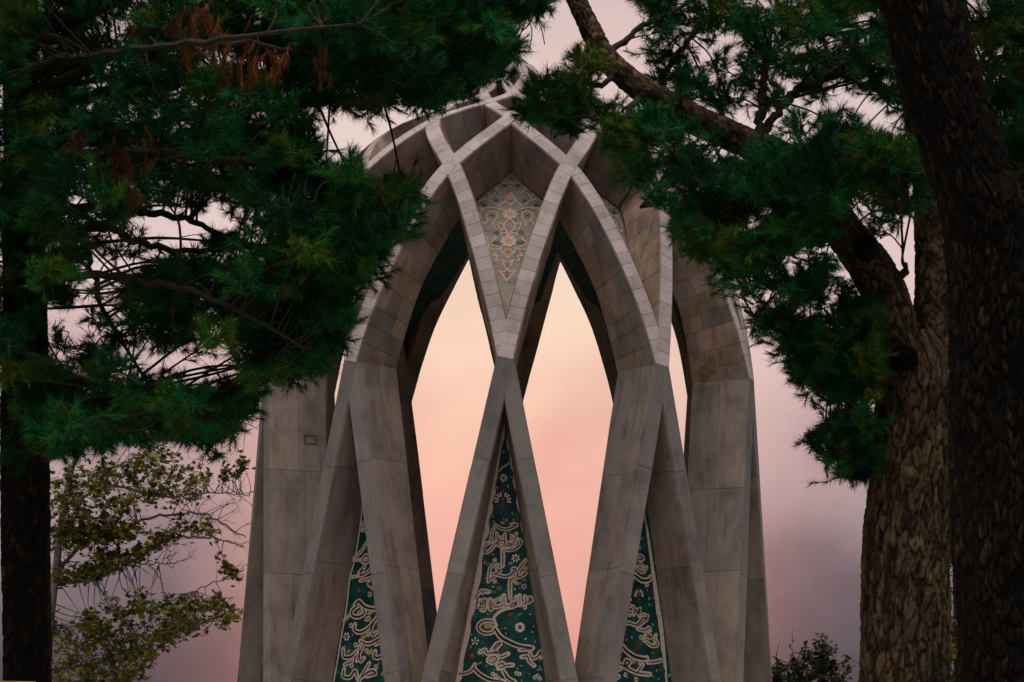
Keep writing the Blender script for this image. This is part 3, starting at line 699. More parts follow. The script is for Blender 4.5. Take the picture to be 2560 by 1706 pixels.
# ---- floral mosaic on the kites: traced on the front one, the others are copies turned round the axis
o, low, top, n_ = kites[0]
L = Layer(low, n_, np.array([0, 0, 1.0]))
ZE = zoomed(1160, 420, 4.02)
def ax_x(y): return 480 - (y - 60) * 50 / 1060.0
def K(dx, y, sg): 
    p = L.to2(*ZE((ax_x(y) + sg * dx * 1.08, 60 + (y - 60) * 1.02))); return p
def sym(key, pts, w, z, taper=False):
    for sg in (1, -1): L.begin('arabesque' if key == 'kcream' else 'inlay'); L.ribbon(key, [K(dx, y, sg) for dx, y in pts], w, z + (0.002 if sg > 0 else 0), taper)
def blob(key, dx, y, rx, ry, z, rot=0):
    for sg in ((1, -1) if dx else (1,)): L.begin('inlay'); L.disc(key, K(dx, y, sg), rx / 330.0, z, 9, ry / 330.0, rot * sg)
W1 = .044
for pts in ([(0, 70), (36, 108), (82, 138), (60, 155), (22, 128), (0, 140)], [(0, 160), (40, 150), (85, 150)], [(96, 250), (128, 222), (120, 182), (100, 176)], [(128, 222), (150, 200)],
            [(45, 400), (120, 376), (180, 330), (205, 262), (225, 250)], [(180, 330), (245, 312), (292, 332)], [(200, 300), (165, 270), (150, 250)], [(60, 420), (150, 396), (230, 398), (275, 432), (270, 505)], [(230, 398), (290, 400)],
            [(110, 490), (125, 440), (180, 432), (215, 470), (200, 512), (150, 520), (120, 500)], [(200, 512), (232, 560), (250, 535)], [(150, 520), (150, 570), (120, 600)],
            [(55, 560), (85, 545), (110, 560), (90, 600), (55, 610)], [(0, 500), (40, 540), (52, 580), (30, 620), (0, 660)], [(0, 660), (50, 640), (80, 660)],
            [(60, 790), (110, 805), (170, 800), (186, 750), (205, 680)], [(170, 740), (140, 715), (120, 688)], [(100, 775), (140, 770), (165, 755)], [(0, 945), (45, 912), (110, 915), (92, 865), (135, 872), (110, 835)], [(0, 880), (40, 850), (70, 800)],
            [(0, 1120), (38, 1060), (82, 1010), (36, 1028), (0, 998)], [(0, 998), (30, 960), (45, 925)], [(0, 250), (35, 290), (45, 330), (0, 365)], [(45, 330), (80, 350), (100, 372)]):
    sym('kcream', pts, W1, 0.020)
for pts in ([(50, 396), (125, 366), (186, 318), (200, 270)], [(190, 405), (240, 420), (262, 470)], [(64, 895), (90, 880)], [(150, 560), (130, 600)], [(180, 700), (168, 735)], [(80, 560), (92, 580)], [(100, 830), (110, 860)]):
    sym('kpink', pts, .045, 0.030, True)
for dx, y, rx, ry, key in ((0, 300, 34, 40, 'kpink'), (0, 460, 50, 52, 'kcream'), (0, 725, 62, 52, 'kcream'), (0, 1050, 22, 30, 'kmaroon'), (0, 575, 34, 46, 'kgrey'), (0, 210, 40, 20, 'kgrey'), (110, 300, 48, 36, 'kgrey'), (62, 365, 32, 26, 'kgrey'), (60, 470, 18, 44, 'kgrey'), (70, 690, 30, 34, 'kgrey'),
                           (0, 885, 40, 34, 'kgrey'), (60, 825, 26, 30, 'kgrey'), (75, 965, 30, 30, 'kgrey'), (60, 180, 26, 16, 'kdark'), (165, 470, 26, 14, 'kdark'), (155, 515, 24, 9, 'kdark'), (110, 575, 14, 22, 'kdark'), (40, 625, 16, 22, 'kdark'), (115, 640, 28, 26, 'kdark'), (110, 740, 45, 26, 'kdark'), (130, 325, 20, 24, 'kdark'), (200, 605, 36, 26, 'kgrey'), (240, 370, 30, 26, 'kdark'), (120, 250, 24, 16, 'kgrey'), (140, 770, 26, 12, 'kdark'), (0, 115, 18, 16, 'kmaroon'), (220, 500, 14, 20, 'kpink')):
    blob(key, dx, y, rx, ry, 0.012 if key in ('kgrey', 'kdark') else 0.034, 0.3)
for cy_, key, r0_, r1_, w_, z_, ro in ((460, 'kcream', .04, .24, .06, .036, 0), (725, 'kcream', .04, .26, .07, .036, .2), (830, 'kpink', 0, .15, .05, .038, 0)):
    L.begin('rosette')
    for k in range(8): L.petal(key, K(0, cy_, 1), k * math.pi / 4 + ro, r0_, r1_, w_, z_)
blob('kpink', 0, 460, 26, 26, 0.044); blob('kpink', 0, 725, 36, 34, 0.044); blob('kmaroon', 0, 832, 24, 24, 0.046); blob('kmaroon', 0, 960, 20, 34, 0.03)
front = finish(L, o)
whole = finish(L, None, 'mosaic_pattern')[0]
for azc in (36, 324):
    R_ = Matrix.Rotation(RAD(azc), 4, 'Z')
    for q in front:
        c = q.copy(); COL.objects.link(c); c.parent = kites[azc][0]; c.matrix_local = R_
for azc in (72, 108, 252, 288):
    c = whole.copy(); COL.objects.link(c); c.parent = kites[azc][0]; c.matrix_local = Matrix.Rotation(RAD(azc), 4, 'Z')
bpy.data.objects.remove(whole)

# ---- repairs and marks in the cladding, laid on the stone where they sit
BV2 = BVHTree.FromPolygons([tuple(v) for v in np.concatenate([s_[0] for s_ in slabs])],
                           [tuple(int(x) for x in f) for f in np.concatenate([s_[1] + off for s_, off in zip(slabs, np.cumsum([0] + [len(s_[0]) for s_ in slabs[:-1]]))])])
def inlay(name, x, y, w, h, m, hollow=0.0):
    loc, nn, _, _ = BV2.ray_cast(Vector(CAM), Vector(ray(x, y)))
    if loc is None: return
    nn = np.array(nn); nn = nn if nn @ FW < 0 else -nn
    v = np.array([0, 0, 1.0]); v -= nn * nn[2]; v /= np.linalg.norm(v); u = np.cross(v, nn); c = np.array(loc) + nn * 0.018
    ac = Acc()
    def rect(x0, x1, y0, y1):
        q = [c + u * a + v * b2 for a, b2 in ((x0, y0), (x1, y0), (x1, y1), (x0, y1))]; V = np.array(q + [p - nn * 0.03 for p in q])
        ac.add(V, np.array([(0, 1, 2, 3), (0, 4, 5, 1), (1, 5, 6, 2), (2, 6, 7, 3), (3, 7, 4, 0)]), 0.15)
    if hollow:
        k = hollow; rect(-w, w, h - k, h); rect(-w, w, -h, -h + k); rect(-w, -w + k, -h + k, h - k); rect(w - k, w, -h + k, h - k)
    else: rect(-w, w, -h, h)
    ac.build(name, m, ROOT)
M['patch'] = flat('brown_patch', (0.25, 0.15, 0.09), 0.85, 0.3, 9); M['mark'] = flat('grey_mark', (0.085, 0.075, 0.07), 0.9, 0.3, 9)
inlay('square_mark', 776, 1100, .19, .15, M['mark'], .045)
inlay('stone_patch', 1761, 927, .12, .14, M['patch']); inlay('stone_patch', 1780, 910, .10, .22, M['patch'])
# plinth under the feet
for i in range(10):
    a = azv(np.array([18 + 36 * i]))[0]; p = a * 7.3; tv = np.cross(a, [0, 0, 1.0])
    V = [p + a * x + tv * y + np.array([0, 0, z]) for z in (0.118, 0.42) for x, y in ((-1.5, -.75), (1.5, -.75), (1.5, .75), (-1.5, .75))]
    me = bpy.data.meshes.new('plinth'); me.from_pydata([tuple(q) for q in V], [], [(0, 1, 2, 3), (4, 5, 6, 7), (0, 1, 5, 4), (1, 2, 6, 5), (2, 3, 7, 6), (3, 0, 4, 7)])
    link('plinth', me, M['slab'], ROOT)

# ------------------------------------------------------------------ trees
def limb3(pts):
    """[(x, y, distance, radius in px)] -> smooth 3-D polyline and radii"""
    P = np.array([np.append(pix(x, y, d), r * d / F) for x, y, d, r in pts]); Q = catmull(P, 8)
    return Q[:, :3], np.maximum(Q[:, 3], 0.004)
def cells(u, v, nu, nv, seed):
    """cracked plate pattern on a cylinder: u wraps at nu"""
    r = np.random.default_rng(seed); jx = r.random((nu, nv + 4)); jy = r.random((nu, nv + 4)); tn = r.random((nu, nv + 4))
    iu = np.floor(u).astype(int); iv = np.floor(v).astype(int); f1 = np.full(u.shape, 9.0); f2 = f1.copy(); idt = np.zeros(u.shape)
    for a in (-1, 0, 1):
        for b2 in (-1, 0, 1):
            cu = (iu + a) % nu; cv = np.clip(iv + b2 + 1, 0, nv + 3)
            d = np.hypot(iu + a + jx[cu, cv] - u, iv + b2 + jy[cu, cv] - v)
            n1_ = d < f1; f2 = np.where(n1_, f1, np.minimum(f2, d)); idt = np.where(n1_, tn[cu, cv], idt); f1 = np.minimum(f1, d)
    return f1, f2, idt
def bark_tube(name, pts, m, parent, plate_w=0.06, plate_h=0.14, relief=0.022, n=110, seed=1, base=True):
    P, R = limb3(pts)
    L = np.concatenate([[0], np.cumsum(np.linalg.norm(np.diff(P, axis=0), axis=1))]); k = max(8, int(L[-1] / 0.016)); s = np.linspace(0, L[-1], k)
    P = np.stack([np.interp(s, L, P[:, j]) for j in range(3)], 1); R = np.interp(s, L, R)
    T, A, B = frames(P); th = np.arange(n) * 2 * np.pi / n
    nu = max(5, int(2 * np.pi * R.mean() / plate_w)); nv = int(L[-1] / plate_h) + 2
    U = np.broadcast_to(th[None] / (2 * np.pi) * nu, (k, n)); Vv = np.broadcast_to((s / plate_h)[:, None], (k, n))
    wob = 0.35 * np.sin(Vv * 2.1 + U * 1.3 + seed) + 0.25 * np.sin(Vv * 0.7 - U * 2.2)
    f1, f2, idt = cells(np.mod(U + wob * 0.9, nu), np.clip(Vv + 0.3 * np.sin(U * 1.9), 0, nv), nu, nv, seed)
    f1b, f2b, idb = cells(np.mod(U * 2.0 + wob, nu * 2), np.clip(Vv * 2.3, 0, nv * 3), nu * 2, nv * 3, seed + 7)
    g = np.clip((f2 - f1) / 0.28, 0, 1) ** 0.6; gb = np.clip((f2b - f1b) / 0.3, 0, 1)
    lump = 0.035 * np.sin(s * 1.7 + seed)[:, None] * np.cos(th * 2 + seed)[None] + 0.025 * np.sin(s * 4.3)[:, None] * np.cos(th * 3 + s[:, None] * 0.8)
    rr = R[:, None] * (1 + lump) + relief * (g * (0.7 + 0.6 * idt) - 0.6) + relief * 0.3 * gb + rng.normal(0, relief * 0.06, (k, n))
    V = P[:, None] + rr[..., None] * (A[:, None] * np.cos(th)[None, :, None] + B[:, None] * np.sin(th)[None, :, None])
    i = np.arange(k - 1)[:, None] * n; j = np.arange(n)[None]; j2 = (j + 1) % n
    Fc = np.stack([i + j, i + j2, i + n + j2, i + n + j], -1).reshape(-1, 4)
    tn = np.clip(0.08 + 0.55 * g * (0.4 + 0.9 * idt) + 0.30 * gb * idb - .1 * (idt < .25), 0, 1)
    return link(name, mesh_np(name, V, Fc, tn.ravel(), smooth=True), m, parent)

class Needles:
    def __init__(s): s.c = []; s.d = []; s.t = []
    def tuft(s, c, d, t): s.c.append(c); s.d.append(d); s.t.append(t)
    def build(s, name, m, parent, per=46, length=0.085, width=0.0024, droop=0.0, spread=(12, 100), seed=3):
        if not s.c: return None
        r = np.random.default_rng(seed); C = np.array(s.c); Dn = np.array(s.d); Dn /= np.linalg.norm(Dn, axis=1)[:, None] + 1e-9; n = len(C)
        ref = np.where(np.abs(Dn[:, 2:3]) < 0.9, np.array([[0, 0, 1.0]]), np.array([[1.0, 0, 0]])); A = np.cross(Dn, ref); A /= np.linalg.norm(A, axis=1)[:, None]; B = np.cross(Dn, A)
        sp_ = r.uniform(0.45, 1.1, (n, 1)) if spread[1] > 60 else np.ones((n, 1)); brush = r.uniform(0.5, 2.4, (n, 1))
        th = np.radians(r.uniform(spread[0], spread[1], (n, per))) * r.uniform(0.55, 1, (n, per)) * sp_; ph = r.uniform(0, 2 * np.pi, (n, per))
        d = Dn[:, None] * np.cos(th)[..., None] + (A[:, None] * np.cos(ph)[..., None] + B[:, None] * np.sin(ph)[..., None]) * np.sin(th)[..., None]
        d[..., 2] -= droop
        ln = length * r.uniform(0.65, 1.15, (n, per)) * r.uniform(0.7, 1.35, (n, 1))
        base = C[:, None] - Dn[:, None] * (r.random((n, per)) * length * 0.9 * brush)[..., None]
        tip = base + d * ln[..., None]
        w = np.cross(d, r.normal(size=(n, per, 3))); w /= np.linalg.norm(w, axis=-1)[..., None] + 1e-9
        V = np.stack([base + w * width, base - w * width, tip], 2).reshape(-1, 3)
        Fc = np.arange(len(V)).reshape(-1, 3)
        tn = np.repeat(np.clip(np.array(s.t)[:, None] + r.normal(0, 0.07, (n, per)), 0, 1).ravel(), 3)
        o = link(name, mesh_np(name, V, Fc, tn), m, parent); o['kind'] = 'stuff'; return o
def inside(poly, x, y):
    c = False; n = len(poly)
    for i in range(n):
        x0, y0 = poly[i]; x1, y1 = poly[i - 1]
        if (y0 > y) != (y1 > y) and x < (x1 - x0) * (y - y0) / (y1 - y0) + x0: c = not c
    return c
def unit(v): return v / (np.linalg.norm(v) + 1e-9)

def pine(name, label, trunk_objs, limbs, masses, seed, group, dead=(), per=44):
    """limbs: list of pixel polylines that become branches; masses: (polygon, clusters, near, far, holes)"""
    global rng
    r = np.random.default_rng(seed)
    root = tag(empty(name, tuple(trunk_objs['base'])), label, 'tree', group)
    inv = Matrix.Translation(-Vector(trunk_objs['base']))
    kids = []
    for nm, pts, mt, kw in trunk_objs['tubes']:
        o = bark_tube(nm, pts, mt, None, **kw); kids.append(o)
    L3 = [limb3(l) for l in limbs]
    wood = [Acc() for _ in L3]; ned = [Needles() for _ in L3]
    for k, (P, R) in enumerate(L3):
        P = P + r.normal(0, 0.012, P.shape) * (R > 0.02)[:, None]
        V, Fc = tube(P, R * (1 + r.normal(0, .06, len(R))), 8); wood[k].add(V, Fc)
    allp = np.concatenate([p for p, _ in L3]); alli = np.concatenate([np.full(len(p), i) for i, (p, _) in enumerate(L3)])
    for poly, count, d0, d1, holes, rad in masses:
        xs = [p[0] for p in poly]; ys = [p[1] for p in poly]; got = 0; tries = 0
        while got < count and tries < count * 40:
            tries += 1
            x = r.uniform(min(xs), max(xs)); y = r.uniform(min(ys), max(ys))
            if not inside(poly, x, y): continue
            if any((x - hx) ** 2 / hw ** 2 + (y - hy) ** 2 / hh ** 2 < 1 and r.random() > kp for hx, hy, hw, hh, kp in holes): continue
            got += 1
            d = r.uniform(d0, d1); c = pix(x, y, d)
            dd = np.linalg.norm(allp - c, axis=1) + np.maximum(0, allp[:, 2] - c[2]) * 0.6 + np.maximum(0, c[2] - allp[:, 2] - .25) * 0.9 + r.uniform(0, .25, len(allp))
            j = int(np.argmin(dd)); k = alli[j]; p0 = allp[j]
            ln = np.linalg.norm(c - p0); mid = (p0 + c) / 2 + r.normal(0, .07, 3) * min(1, ln) + np.array([0, 0, .06 * ln])
            out = unit(c - p0 + np.array([0, 0, .25 * ln])); end = c + out * 0.12
            Q = catmull([p0, mid, c, end], 4); V, Fc = tube(Q, np.linspace(.006 + .006 * ln, .004, len(Q)), 4); wood[k].add(V, Fc)
            tbase = np.clip(r.normal(.46, .29), 0.0, .97); rc = rad * r.uniform(.75, 1.25) * d / F
            nt = r.integers(9, 15)
            for q in range(nt):
                st = Q[int(len(Q) * r.uniform(.42, .98))]
                dv = unit(unit(r.normal(size=3)) * [1, 1, .75] + out * .55 + [0, 0, .12]); L_ = rc * r.uniform(.45, 1.05)
                e = c + dv * L_ * np.array([1, 1, .8]); m_ = (st + e) / 2 + np.array([0, 0, -.10 * L_]) + r.normal(0, .02, 3)
                tw = catmull([st, m_, e], 3); V, Fc = tube(tw, np.linspace(.005, .0025, len(tw)), 3); wood[k].add(V, Fc)
                td = unit(e - m_); tn = np.clip(tbase + r.normal(0, .1), 0, .97)
                ned[k].tuft(e, td, tn)
                for w in range(r.integers(1, 4)):
                    b0 = tw[r.integers(2, len(tw))]; bd = unit(td + r.normal(0, .7, 3)); ee = b0 + bd * r.uniform(.05, .11)
                    V, Fc = tube(np.array([b0, ee]), np.array([.003, .002]), 3); wood[k].add(V, Fc); ned[k].tuft(ee, bd, np.clip(tn + r.normal(0, .06), 0, 1))
    for k in range(len(L3)):
        o = wood[k].build('branch', M['twig'] if k >= trunk_objs.get('nbark', 0) else M['bark'], None); kids.append(o)
        nn = ned[k].build('needles', M['needle'], o, per=per, seed=seed + k)
    for (x, y, d, sz) in dead:
        nd = Needles(); c = pix(x, y, d)
        for q in range(10):
            nd.tuft(c + r.normal(0, 1, 3) * np.array([.4, .4, .9]) * sz * d / F, np.array([r.normal(0, .3), r.normal(0, .3), -1.0]), r.random())
        o = nd.build('dead_needles', M['deadneedle'], None, per=34, length=.09, width=.0026, spread=(5, 45), seed=int(x)); kids.append(o)
    for o in kids:
        o.parent = root; o.matrix_parent_inverse = inv
    return root

GP = 'old pines framing the mausoleum'
# left pine
D1 = 25.0
left_mass = [(-60, -160), (1210, -160), (1235, 30), (1170, 140), (1060, 205), (960, 262), (840, 275), (815, 345), (870, 420), (1010, 440), (1035, 520), (985, 615), (900, 705), (820, 800), (720, 900), (640, 905), (555, 985), (500, 1075), (430, 1080), (330, 1040), (160, 1090), (90, 1130), (-60, 1100)]
left_holes = [(385, 575, 150, 55, .22), (235, 770, 70, 120, .10), (480, 905, 150, 45, .22), (610, 650, 90, 50, .5), (225, 395, 36, 36, 0), (560, 935, 50, 40, .15)]
tr = {'base': np.append(pix(68, 2380, D1)[:2], 0.0),
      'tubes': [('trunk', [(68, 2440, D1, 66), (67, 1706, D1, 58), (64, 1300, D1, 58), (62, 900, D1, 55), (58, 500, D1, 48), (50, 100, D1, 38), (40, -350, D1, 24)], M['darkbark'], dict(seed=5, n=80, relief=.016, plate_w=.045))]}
pine('pine_tree', 'dark pine at the left edge with a slim straight trunk and wide sweeping needle boughs', tr,
     [[(60, 560, D1, 20), (220, 518, D1 - .3, 12), (330, 525, D1 - .4, 10), (450, 545, D1 - .3, 8), (560, 590, D1 - .2, 6), (700, 640, D1, 4)],
      [(60, 620, D1, 18), (240, 565, D1 - .6, 12), (330, 595, D1 - .8, 10), (420, 625, D1 - .8, 8), (600, 620, D1 - .6, 6), (820, 590, D1 - .5, 4)],
      [(60, 600, D1, 14), (190, 570, D1 + .3, 9), (237, 703, D1 + .4, 7), (252, 764, D1 + .4, 6), (306, 856, D1 + .4, 5), (356, 936, D1 + .3, 4), (420, 1030, D1 + .3, 3)],
      [(55, 330, D1, 22), (250, 230, D1 + .4, 14), (500, 200, D1 + .8, 11), (750, 170, D1 + 1, 8), (1000, 110, D1 + 1, 5), (1190, 90, D1 + 1, 3)],
      [(50, 120, D1, 20), (250, 20, D1, 13), (500, -40, D1 - .2, 10), (800, -20, D1 - .3, 7), (1130, 10, D1 - .3, 4)],
      [(55, 430, D1, 20), (300, 380, D1 - 1, 13), (550, 400, D1 - 1.2, 10), (800, 430, D1 - 1.2, 7), (1000, 480, D1 - 1, 4)],
      [(62, 900, D1, 14), (200, 950, D1 - .5, 9), (350, 1000, D1 - .8, 7), (500, 1060, D1 - .8, 4)],
      [(62, 700, D1, 16), (240, 690, D1 - 1, 10), (450, 720, D1 - 1.4, 8), (640, 800, D1 - 1.5, 6), (760, 870, D1 - 1.5, 3)],
      [(44, -250, D1, 20), (250, -420, D1 + .5, 13), (600, -560, D1 + .6, 9), (1000, -600, D1 + .6, 5)], [(42, -300, D1, 18), (-150, -480, D1 - .6, 11), (-420, -600, D1 - 1, 6)], [(46, -200, D1, 18), (220, -260, D1 - 1, 12), (620, -300, D1 - 1.6, 8), (1020, -280, D1 - 1.8, 5)],
      [(55, 380, D1, 18), (400, 300, D1 + .3, 11), (700, 268, D1 + .4, 8), (930, 240, D1 + .4, 6), (1080, 190, D1 + .3, 4)], [(52, 260, D1, 18), (320, 130, D1 - 1.0, 11), (620, 110, D1 - 1.2, 8), (940, 150, D1 - .8, 6), (1230, 110, D1 - .2, 3)], [(1335, -20, D1 + .2, 3), (1318, 40, D1 + .2, 2.2), (1300, 90, D1 + .2, 1.4), (1288, 128, D1 + .2, .8)], [(1318, 40, D1 + .2, 1.6), (1330, 80, D1 + .2, 1.2), (1322, 130, D1 + .2, .8)], [(1300, 90, D1 + .2, 1.2), (1276, 104, D1 + .2, .9), (1262, 100, D1 + .2, .6)], [(1326, 20, D1 + .2, 1.4), (1352, 70, D1 + .2, 1), (1362, 112, D1 + .2, .7)],
      [(46, 0, D1, 18), (400, -90, D1 + .5, 11), (900, -60, D1 + .4, 7), (1330, -20, D1 + .2, 3)],
      [(50, 200, D1, 20), (150, 150, D1 - 1.2, 12), (400, 120, D1 - 2, 9), (700, 80, D1 - 2.2, 6), (900, 60, D1 - 2.2, 4)]],
     [(left_mass, 400, D1 - 2.0, D1 + 1.6, left_holes, 78),
      ([(-60, -160), (900, -160), (820, 300), (480, 480), (-60, 480)], 110, D1 - 1, D1 + 2.4, [(225, 395, 60, 50, 0)], 90),
      ([(300, 660), (620, 640), (640, 860), (420, 840), (330, 760)], 26, D1 - 1.4, D1 + .8, [], 70),
      ([(620, 420), (1010, 440), (1030, 520), (900, 700), (720, 880), (620, 700)], 70, D1 - 1.8, D1 + .6, [], 75),
      ([(-500, -900), (1000, -900), (1150, -200), (-500, -200)], 130, D1 - 3, D1 + 4, [], 120),
      ([(1010, 60), (1265, 50), (1268, 130), (1225, 185), (1110, 230), (1020, 260)], 85, D1 - 1, D1 + .6, [], 56),
      ([(1090, -120), (1410, -120), (1390, 20), (1310, 50), (1200, 70), (1110, 60)], 55, D1 - .5, D1 + .8, [], 56),
      ([(-60, 450), (200, 450), (190, 640), (130, 900), (-60, 900)], 26, D1 - .8, D1 + .8, [], 75),
      ([(740, -120), (1265, -120), (1270, 60), (1210, 140), (1090, 215), (970, 268), (840, 285), (740, 180)], 120, D1 - 1.2, D1 + 1.4, [], 72),
      ([(110, 950), (330, 1030), (470, 1010), (560, 960), (620, 990), (545, 1090), (430, 1105), (300, 1085), (140, 1120)], 75, D1 - 1, D1 + .6, [], 68),
      ([(640, 780), (840, 720), (850, 800), (770, 910), (690, 950), (620, 900)], 60, D1 - 1.4, D1 + .3, [], 66),
      ([(1090, -120), (1390, -120), (1330, 5), (1200, 40)], 16, D1 - .3, D1 + 1, [], 60)], 21, GP,
     dead=[(380, 105, D1 - 1.6, 30), (440, 75, D1 - 1.6, 30), (480, 100, D1 - 1.6, 34), (510, 85, D1 - 1.6, 28), (535, 100, D1 - 1.6, 26), (465, 130, D1 - 1.6, 22), (345, 110, D1 - 1.6, 22), (600, 170, D1 - 1.5, 30), (635, 185, D1 - 1.5, 26), (570, 170, D1 - 1.5, 22), (690, 160, D1 - 1.5, 26), (800, 170, D1 - 1.5, 24), (265, 285, D1 - 1.5, 26), (240, 340, D1 - 1.5, 30),
           (275, 370, D1 - 1.6, 38), (290, 430, D1 - 1.6, 40), (320, 440, D1 - 1.6, 50), (250, 460, D1 - 1.5, 34), (370, 430, D1 - 1.6, 40), (285, 470, D1 - 1.5, 34), (190, 390, D1 - 1.5, 24)])
# forked pine
D2 = 26.5
tr = {'base': np.append(pix(2262, 2340, D2)[:2], 0.0), 'nbark': 1,
      'tubes': [('trunk', [(2258, 2400, D2, 122), (2260, 1706, D2, 108), (2266, 1400, D2, 103), (2280, 1150, D2, 98), (2286, 980, D2, 92), (2285, 900, D2, 78), (2270, 830, D2, 50)], M['bark'], dict(seed=9, n=190, relief=.024, plate_w=.038, plate_h=.17)),
                ('fork', [(2270, 1010, D2, 60), (2242, 880, D2, 60), (2222, 770, D2, 56), (2190, 690, D2, 54), (2140, 620, D2, 50), (2095, 560, D2, 46), (2045, 480, D2 + .1, 42), (1970, 405, D2 + .1, 38)], M['bark'], dict(seed=12, n=120, relief=.018, plate_w=.034, plate_h=.085)),
                ('fork', [(2300, 1030, D2 + .1, 50), (2328, 880, D2 + .2, 48), (2334, 740, D2 + .25, 46), (2332, 600, D2 + .3, 43), (2322, 450, D2 + .3, 38), (2290, 250, D2 + .3, 32), (2250, 0, D2 + .3, 26), (2200, -260, D2 + .3, 18)], M['bark'], dict(seed=15, n=120, relief=.018, plate_w=.034, plate_h=.085)),
                ('limb', [(2000, 430, D2 + .1, 40), (1950, 392, D2 + .1, 38), (1840, 345, D2, 36), (1720, 290, D2 - .1, 34), (1600, 220, D2 - .2, 30), (1515, 145, D2 - .2, 27), (1475, 70, D2 - .2, 24), (1438, -5, D2 - .2, 22), (1400, -90, D2 - .2, 18)], M['bark'], dict(seed=18, n=72, relief=.016, plate_w=.04, plate_h=.06))]}
forked = pine('pine_tree', 'forked pine with pale scaly bark, its long limb leaning left over the dome', tr,
     [[(2250, 690, D2, 12), (2262, 676, D2 - .05, 8), (2256, 650, D2 - .1, 4), (2258, 625, D2 - .1, 2)],
      [(2320, 120, D2 + .3, 18), (2146, 149, D2 + .4, 17), (2081, 184, D2 + .4, 15), (2004, 222, D2 + .3, 13), (1943, 283, D2 + .2, 11), (1890, 360, D2, 8)],
      [(1880, 365, D2, 13), (1895, 330, D2, 12), (1905, 250, D2 + .1, 11), (1912, 172, D2 + .2, 8), (1930, 60, D2 + .3, 5)],
      [(2320, 260, D2 + .3, 10), (2200, 225, D2 + .6, 8), (2090, 180, D2 + .6, 7), (2060, 100, D2 + .7, 5), (2030, 0, D2 + .7, 3)],
      [(2205, 800, D2, 16), (2080, 840, D2 - .3, 10), (1960, 830, D2 - .4, 7), (1860, 775, D2 - .4, 4)],
      [(2215, 960, D2, 14), (2120, 1040, D2 - .4, 9), (2070, 1058, D2 - .5, 5), (2035, 1066, D2 - .5, 2)],
      [(2220, 1080, D2, 12), (2130, 1120, D2 - .3, 8), (2060, 1130, D2 - .4, 4)],
      [(2110, 590, D2, 14), (1960, 610, D2 - .5, 9), (1830, 600, D2 - .6, 6), (1720, 560, D2 - .6, 4)],
      [(1610, 225, D2 - .2, 10), (1540, 305, D2 - .5, 7), (1450, 290, D2 - .6, 5), (1345, 295, D2 - .6, 3)],
      [(1550, 175, D2 - .2, 8), (1490, 215, D2 - .5, 6), (1430, 190, D2 - .6, 4), (1380, 255, D2 - .6, 3)],
      [(1515, 140, D2 - .2, 10), (1600, 70, D2 + .2, 7), (1700, 20, D2 + .5, 5), (1790, -60, D2 + .6, 3)],
      [(1720, 295, D2 - .1, 9), (1690, 390, D2 - .3, 6), (1640, 470, D2 - .4, 4), (1600, 520, D2 - .4, 3)],
      [(1990, 410, D2, 10), (2060, 380, D2 - .8, 8), (2160, 400, D2 - 1.1, 6), (2260, 430, D2 - 1.1, 4)],
      [(1960, 420, D2, 8), (1880, 500, D2 - .7, 6), (1790, 530, D2 - .8, 4)],
      [(2215, -180, D2 + .3, 16), (2050, -420, D2, 11), (1750, -560, D2, 6)], [(2200, -240, D2 + .3, 16), (2420, -520, D2 + .5, 10), (2750, -640, D2 + .6, 6)], [(1420, -40, D2 - .2, 14), (1500, -280, D2, 9), (1620, -480, D2, 5)], [(2230, -100, D2 + .3, 14), (2020, -240, D2 - 1.4, 9), (1760, -300, D2 - 2, 5)],
      [(1640, 240, D2, 9), (1680, 150, D2 + .4, 7), (1760, 60, D2 + .7, 5), (1850, -30, D2 + .8, 3)]],
     [([(1560, -140), (2400, -140), (2380, 380), (2050, 360), (1900, 320), (1740, 250), (1640, 180)], 120, D2 - .6, D2 + 1.8, [(2170, 270, 60, 45, .1), (1890, 250, 50, 90, .3), (2030, 290, 60, 40, .3), (1560, 60, 60, 90, .4)], 72),
      ([(1540, 250), (1700, 340), (1880, 420), (1990, 400), (2200, 370), (2330, 460), (2210, 590), (2080, 640), (2060, 720), (1940, 780), (1850, 740), (1810, 650), (1700, 585), (1650, 520), (1570, 450), (1530, 350)], 135, D2 - 1.2, D2 + .7, [(1660, 430, 45, 50, .15), (2140, 600, 110, 105, .08), (1880, 590, 100, 26, .5)], 74),
      ([(1850, 390), (2200, 360), (2320, 440), (2200, 560), (1900, 560)], 40, D2 - 1.3, D2 - .2, [(2140, 600, 120, 110, .05)], 78),
      ([(1500, -900), (2900, -900), (2900, -200), (1500, -200)], 130, D2 - 3, D2 + 4, [], 120),
      ([(1318, 262), (1360, 190), (1420, 165), (1450, 140), (1500, 180), (1535, 330), (1430, 315), (1325, 320)], 21, D2 - .8, D2 - .1, [(1500, 250, 30, 30, .2)], 52),
      ([(2190, 700), (2190, 1185), (2100, 1170), (2045, 1120), (2010, 1060), (2060, 975), (1985, 890), (1900, 800), (1960, 760)], 82, D2 - .6, D2 + .6, [(2200, 720, 60, 80, .1), (2080, 830, 70, 60, .5), (2130, 1020, 60, 25, .2), (2090, 1100, 40, 25, .3)], 62)], 33, GP)
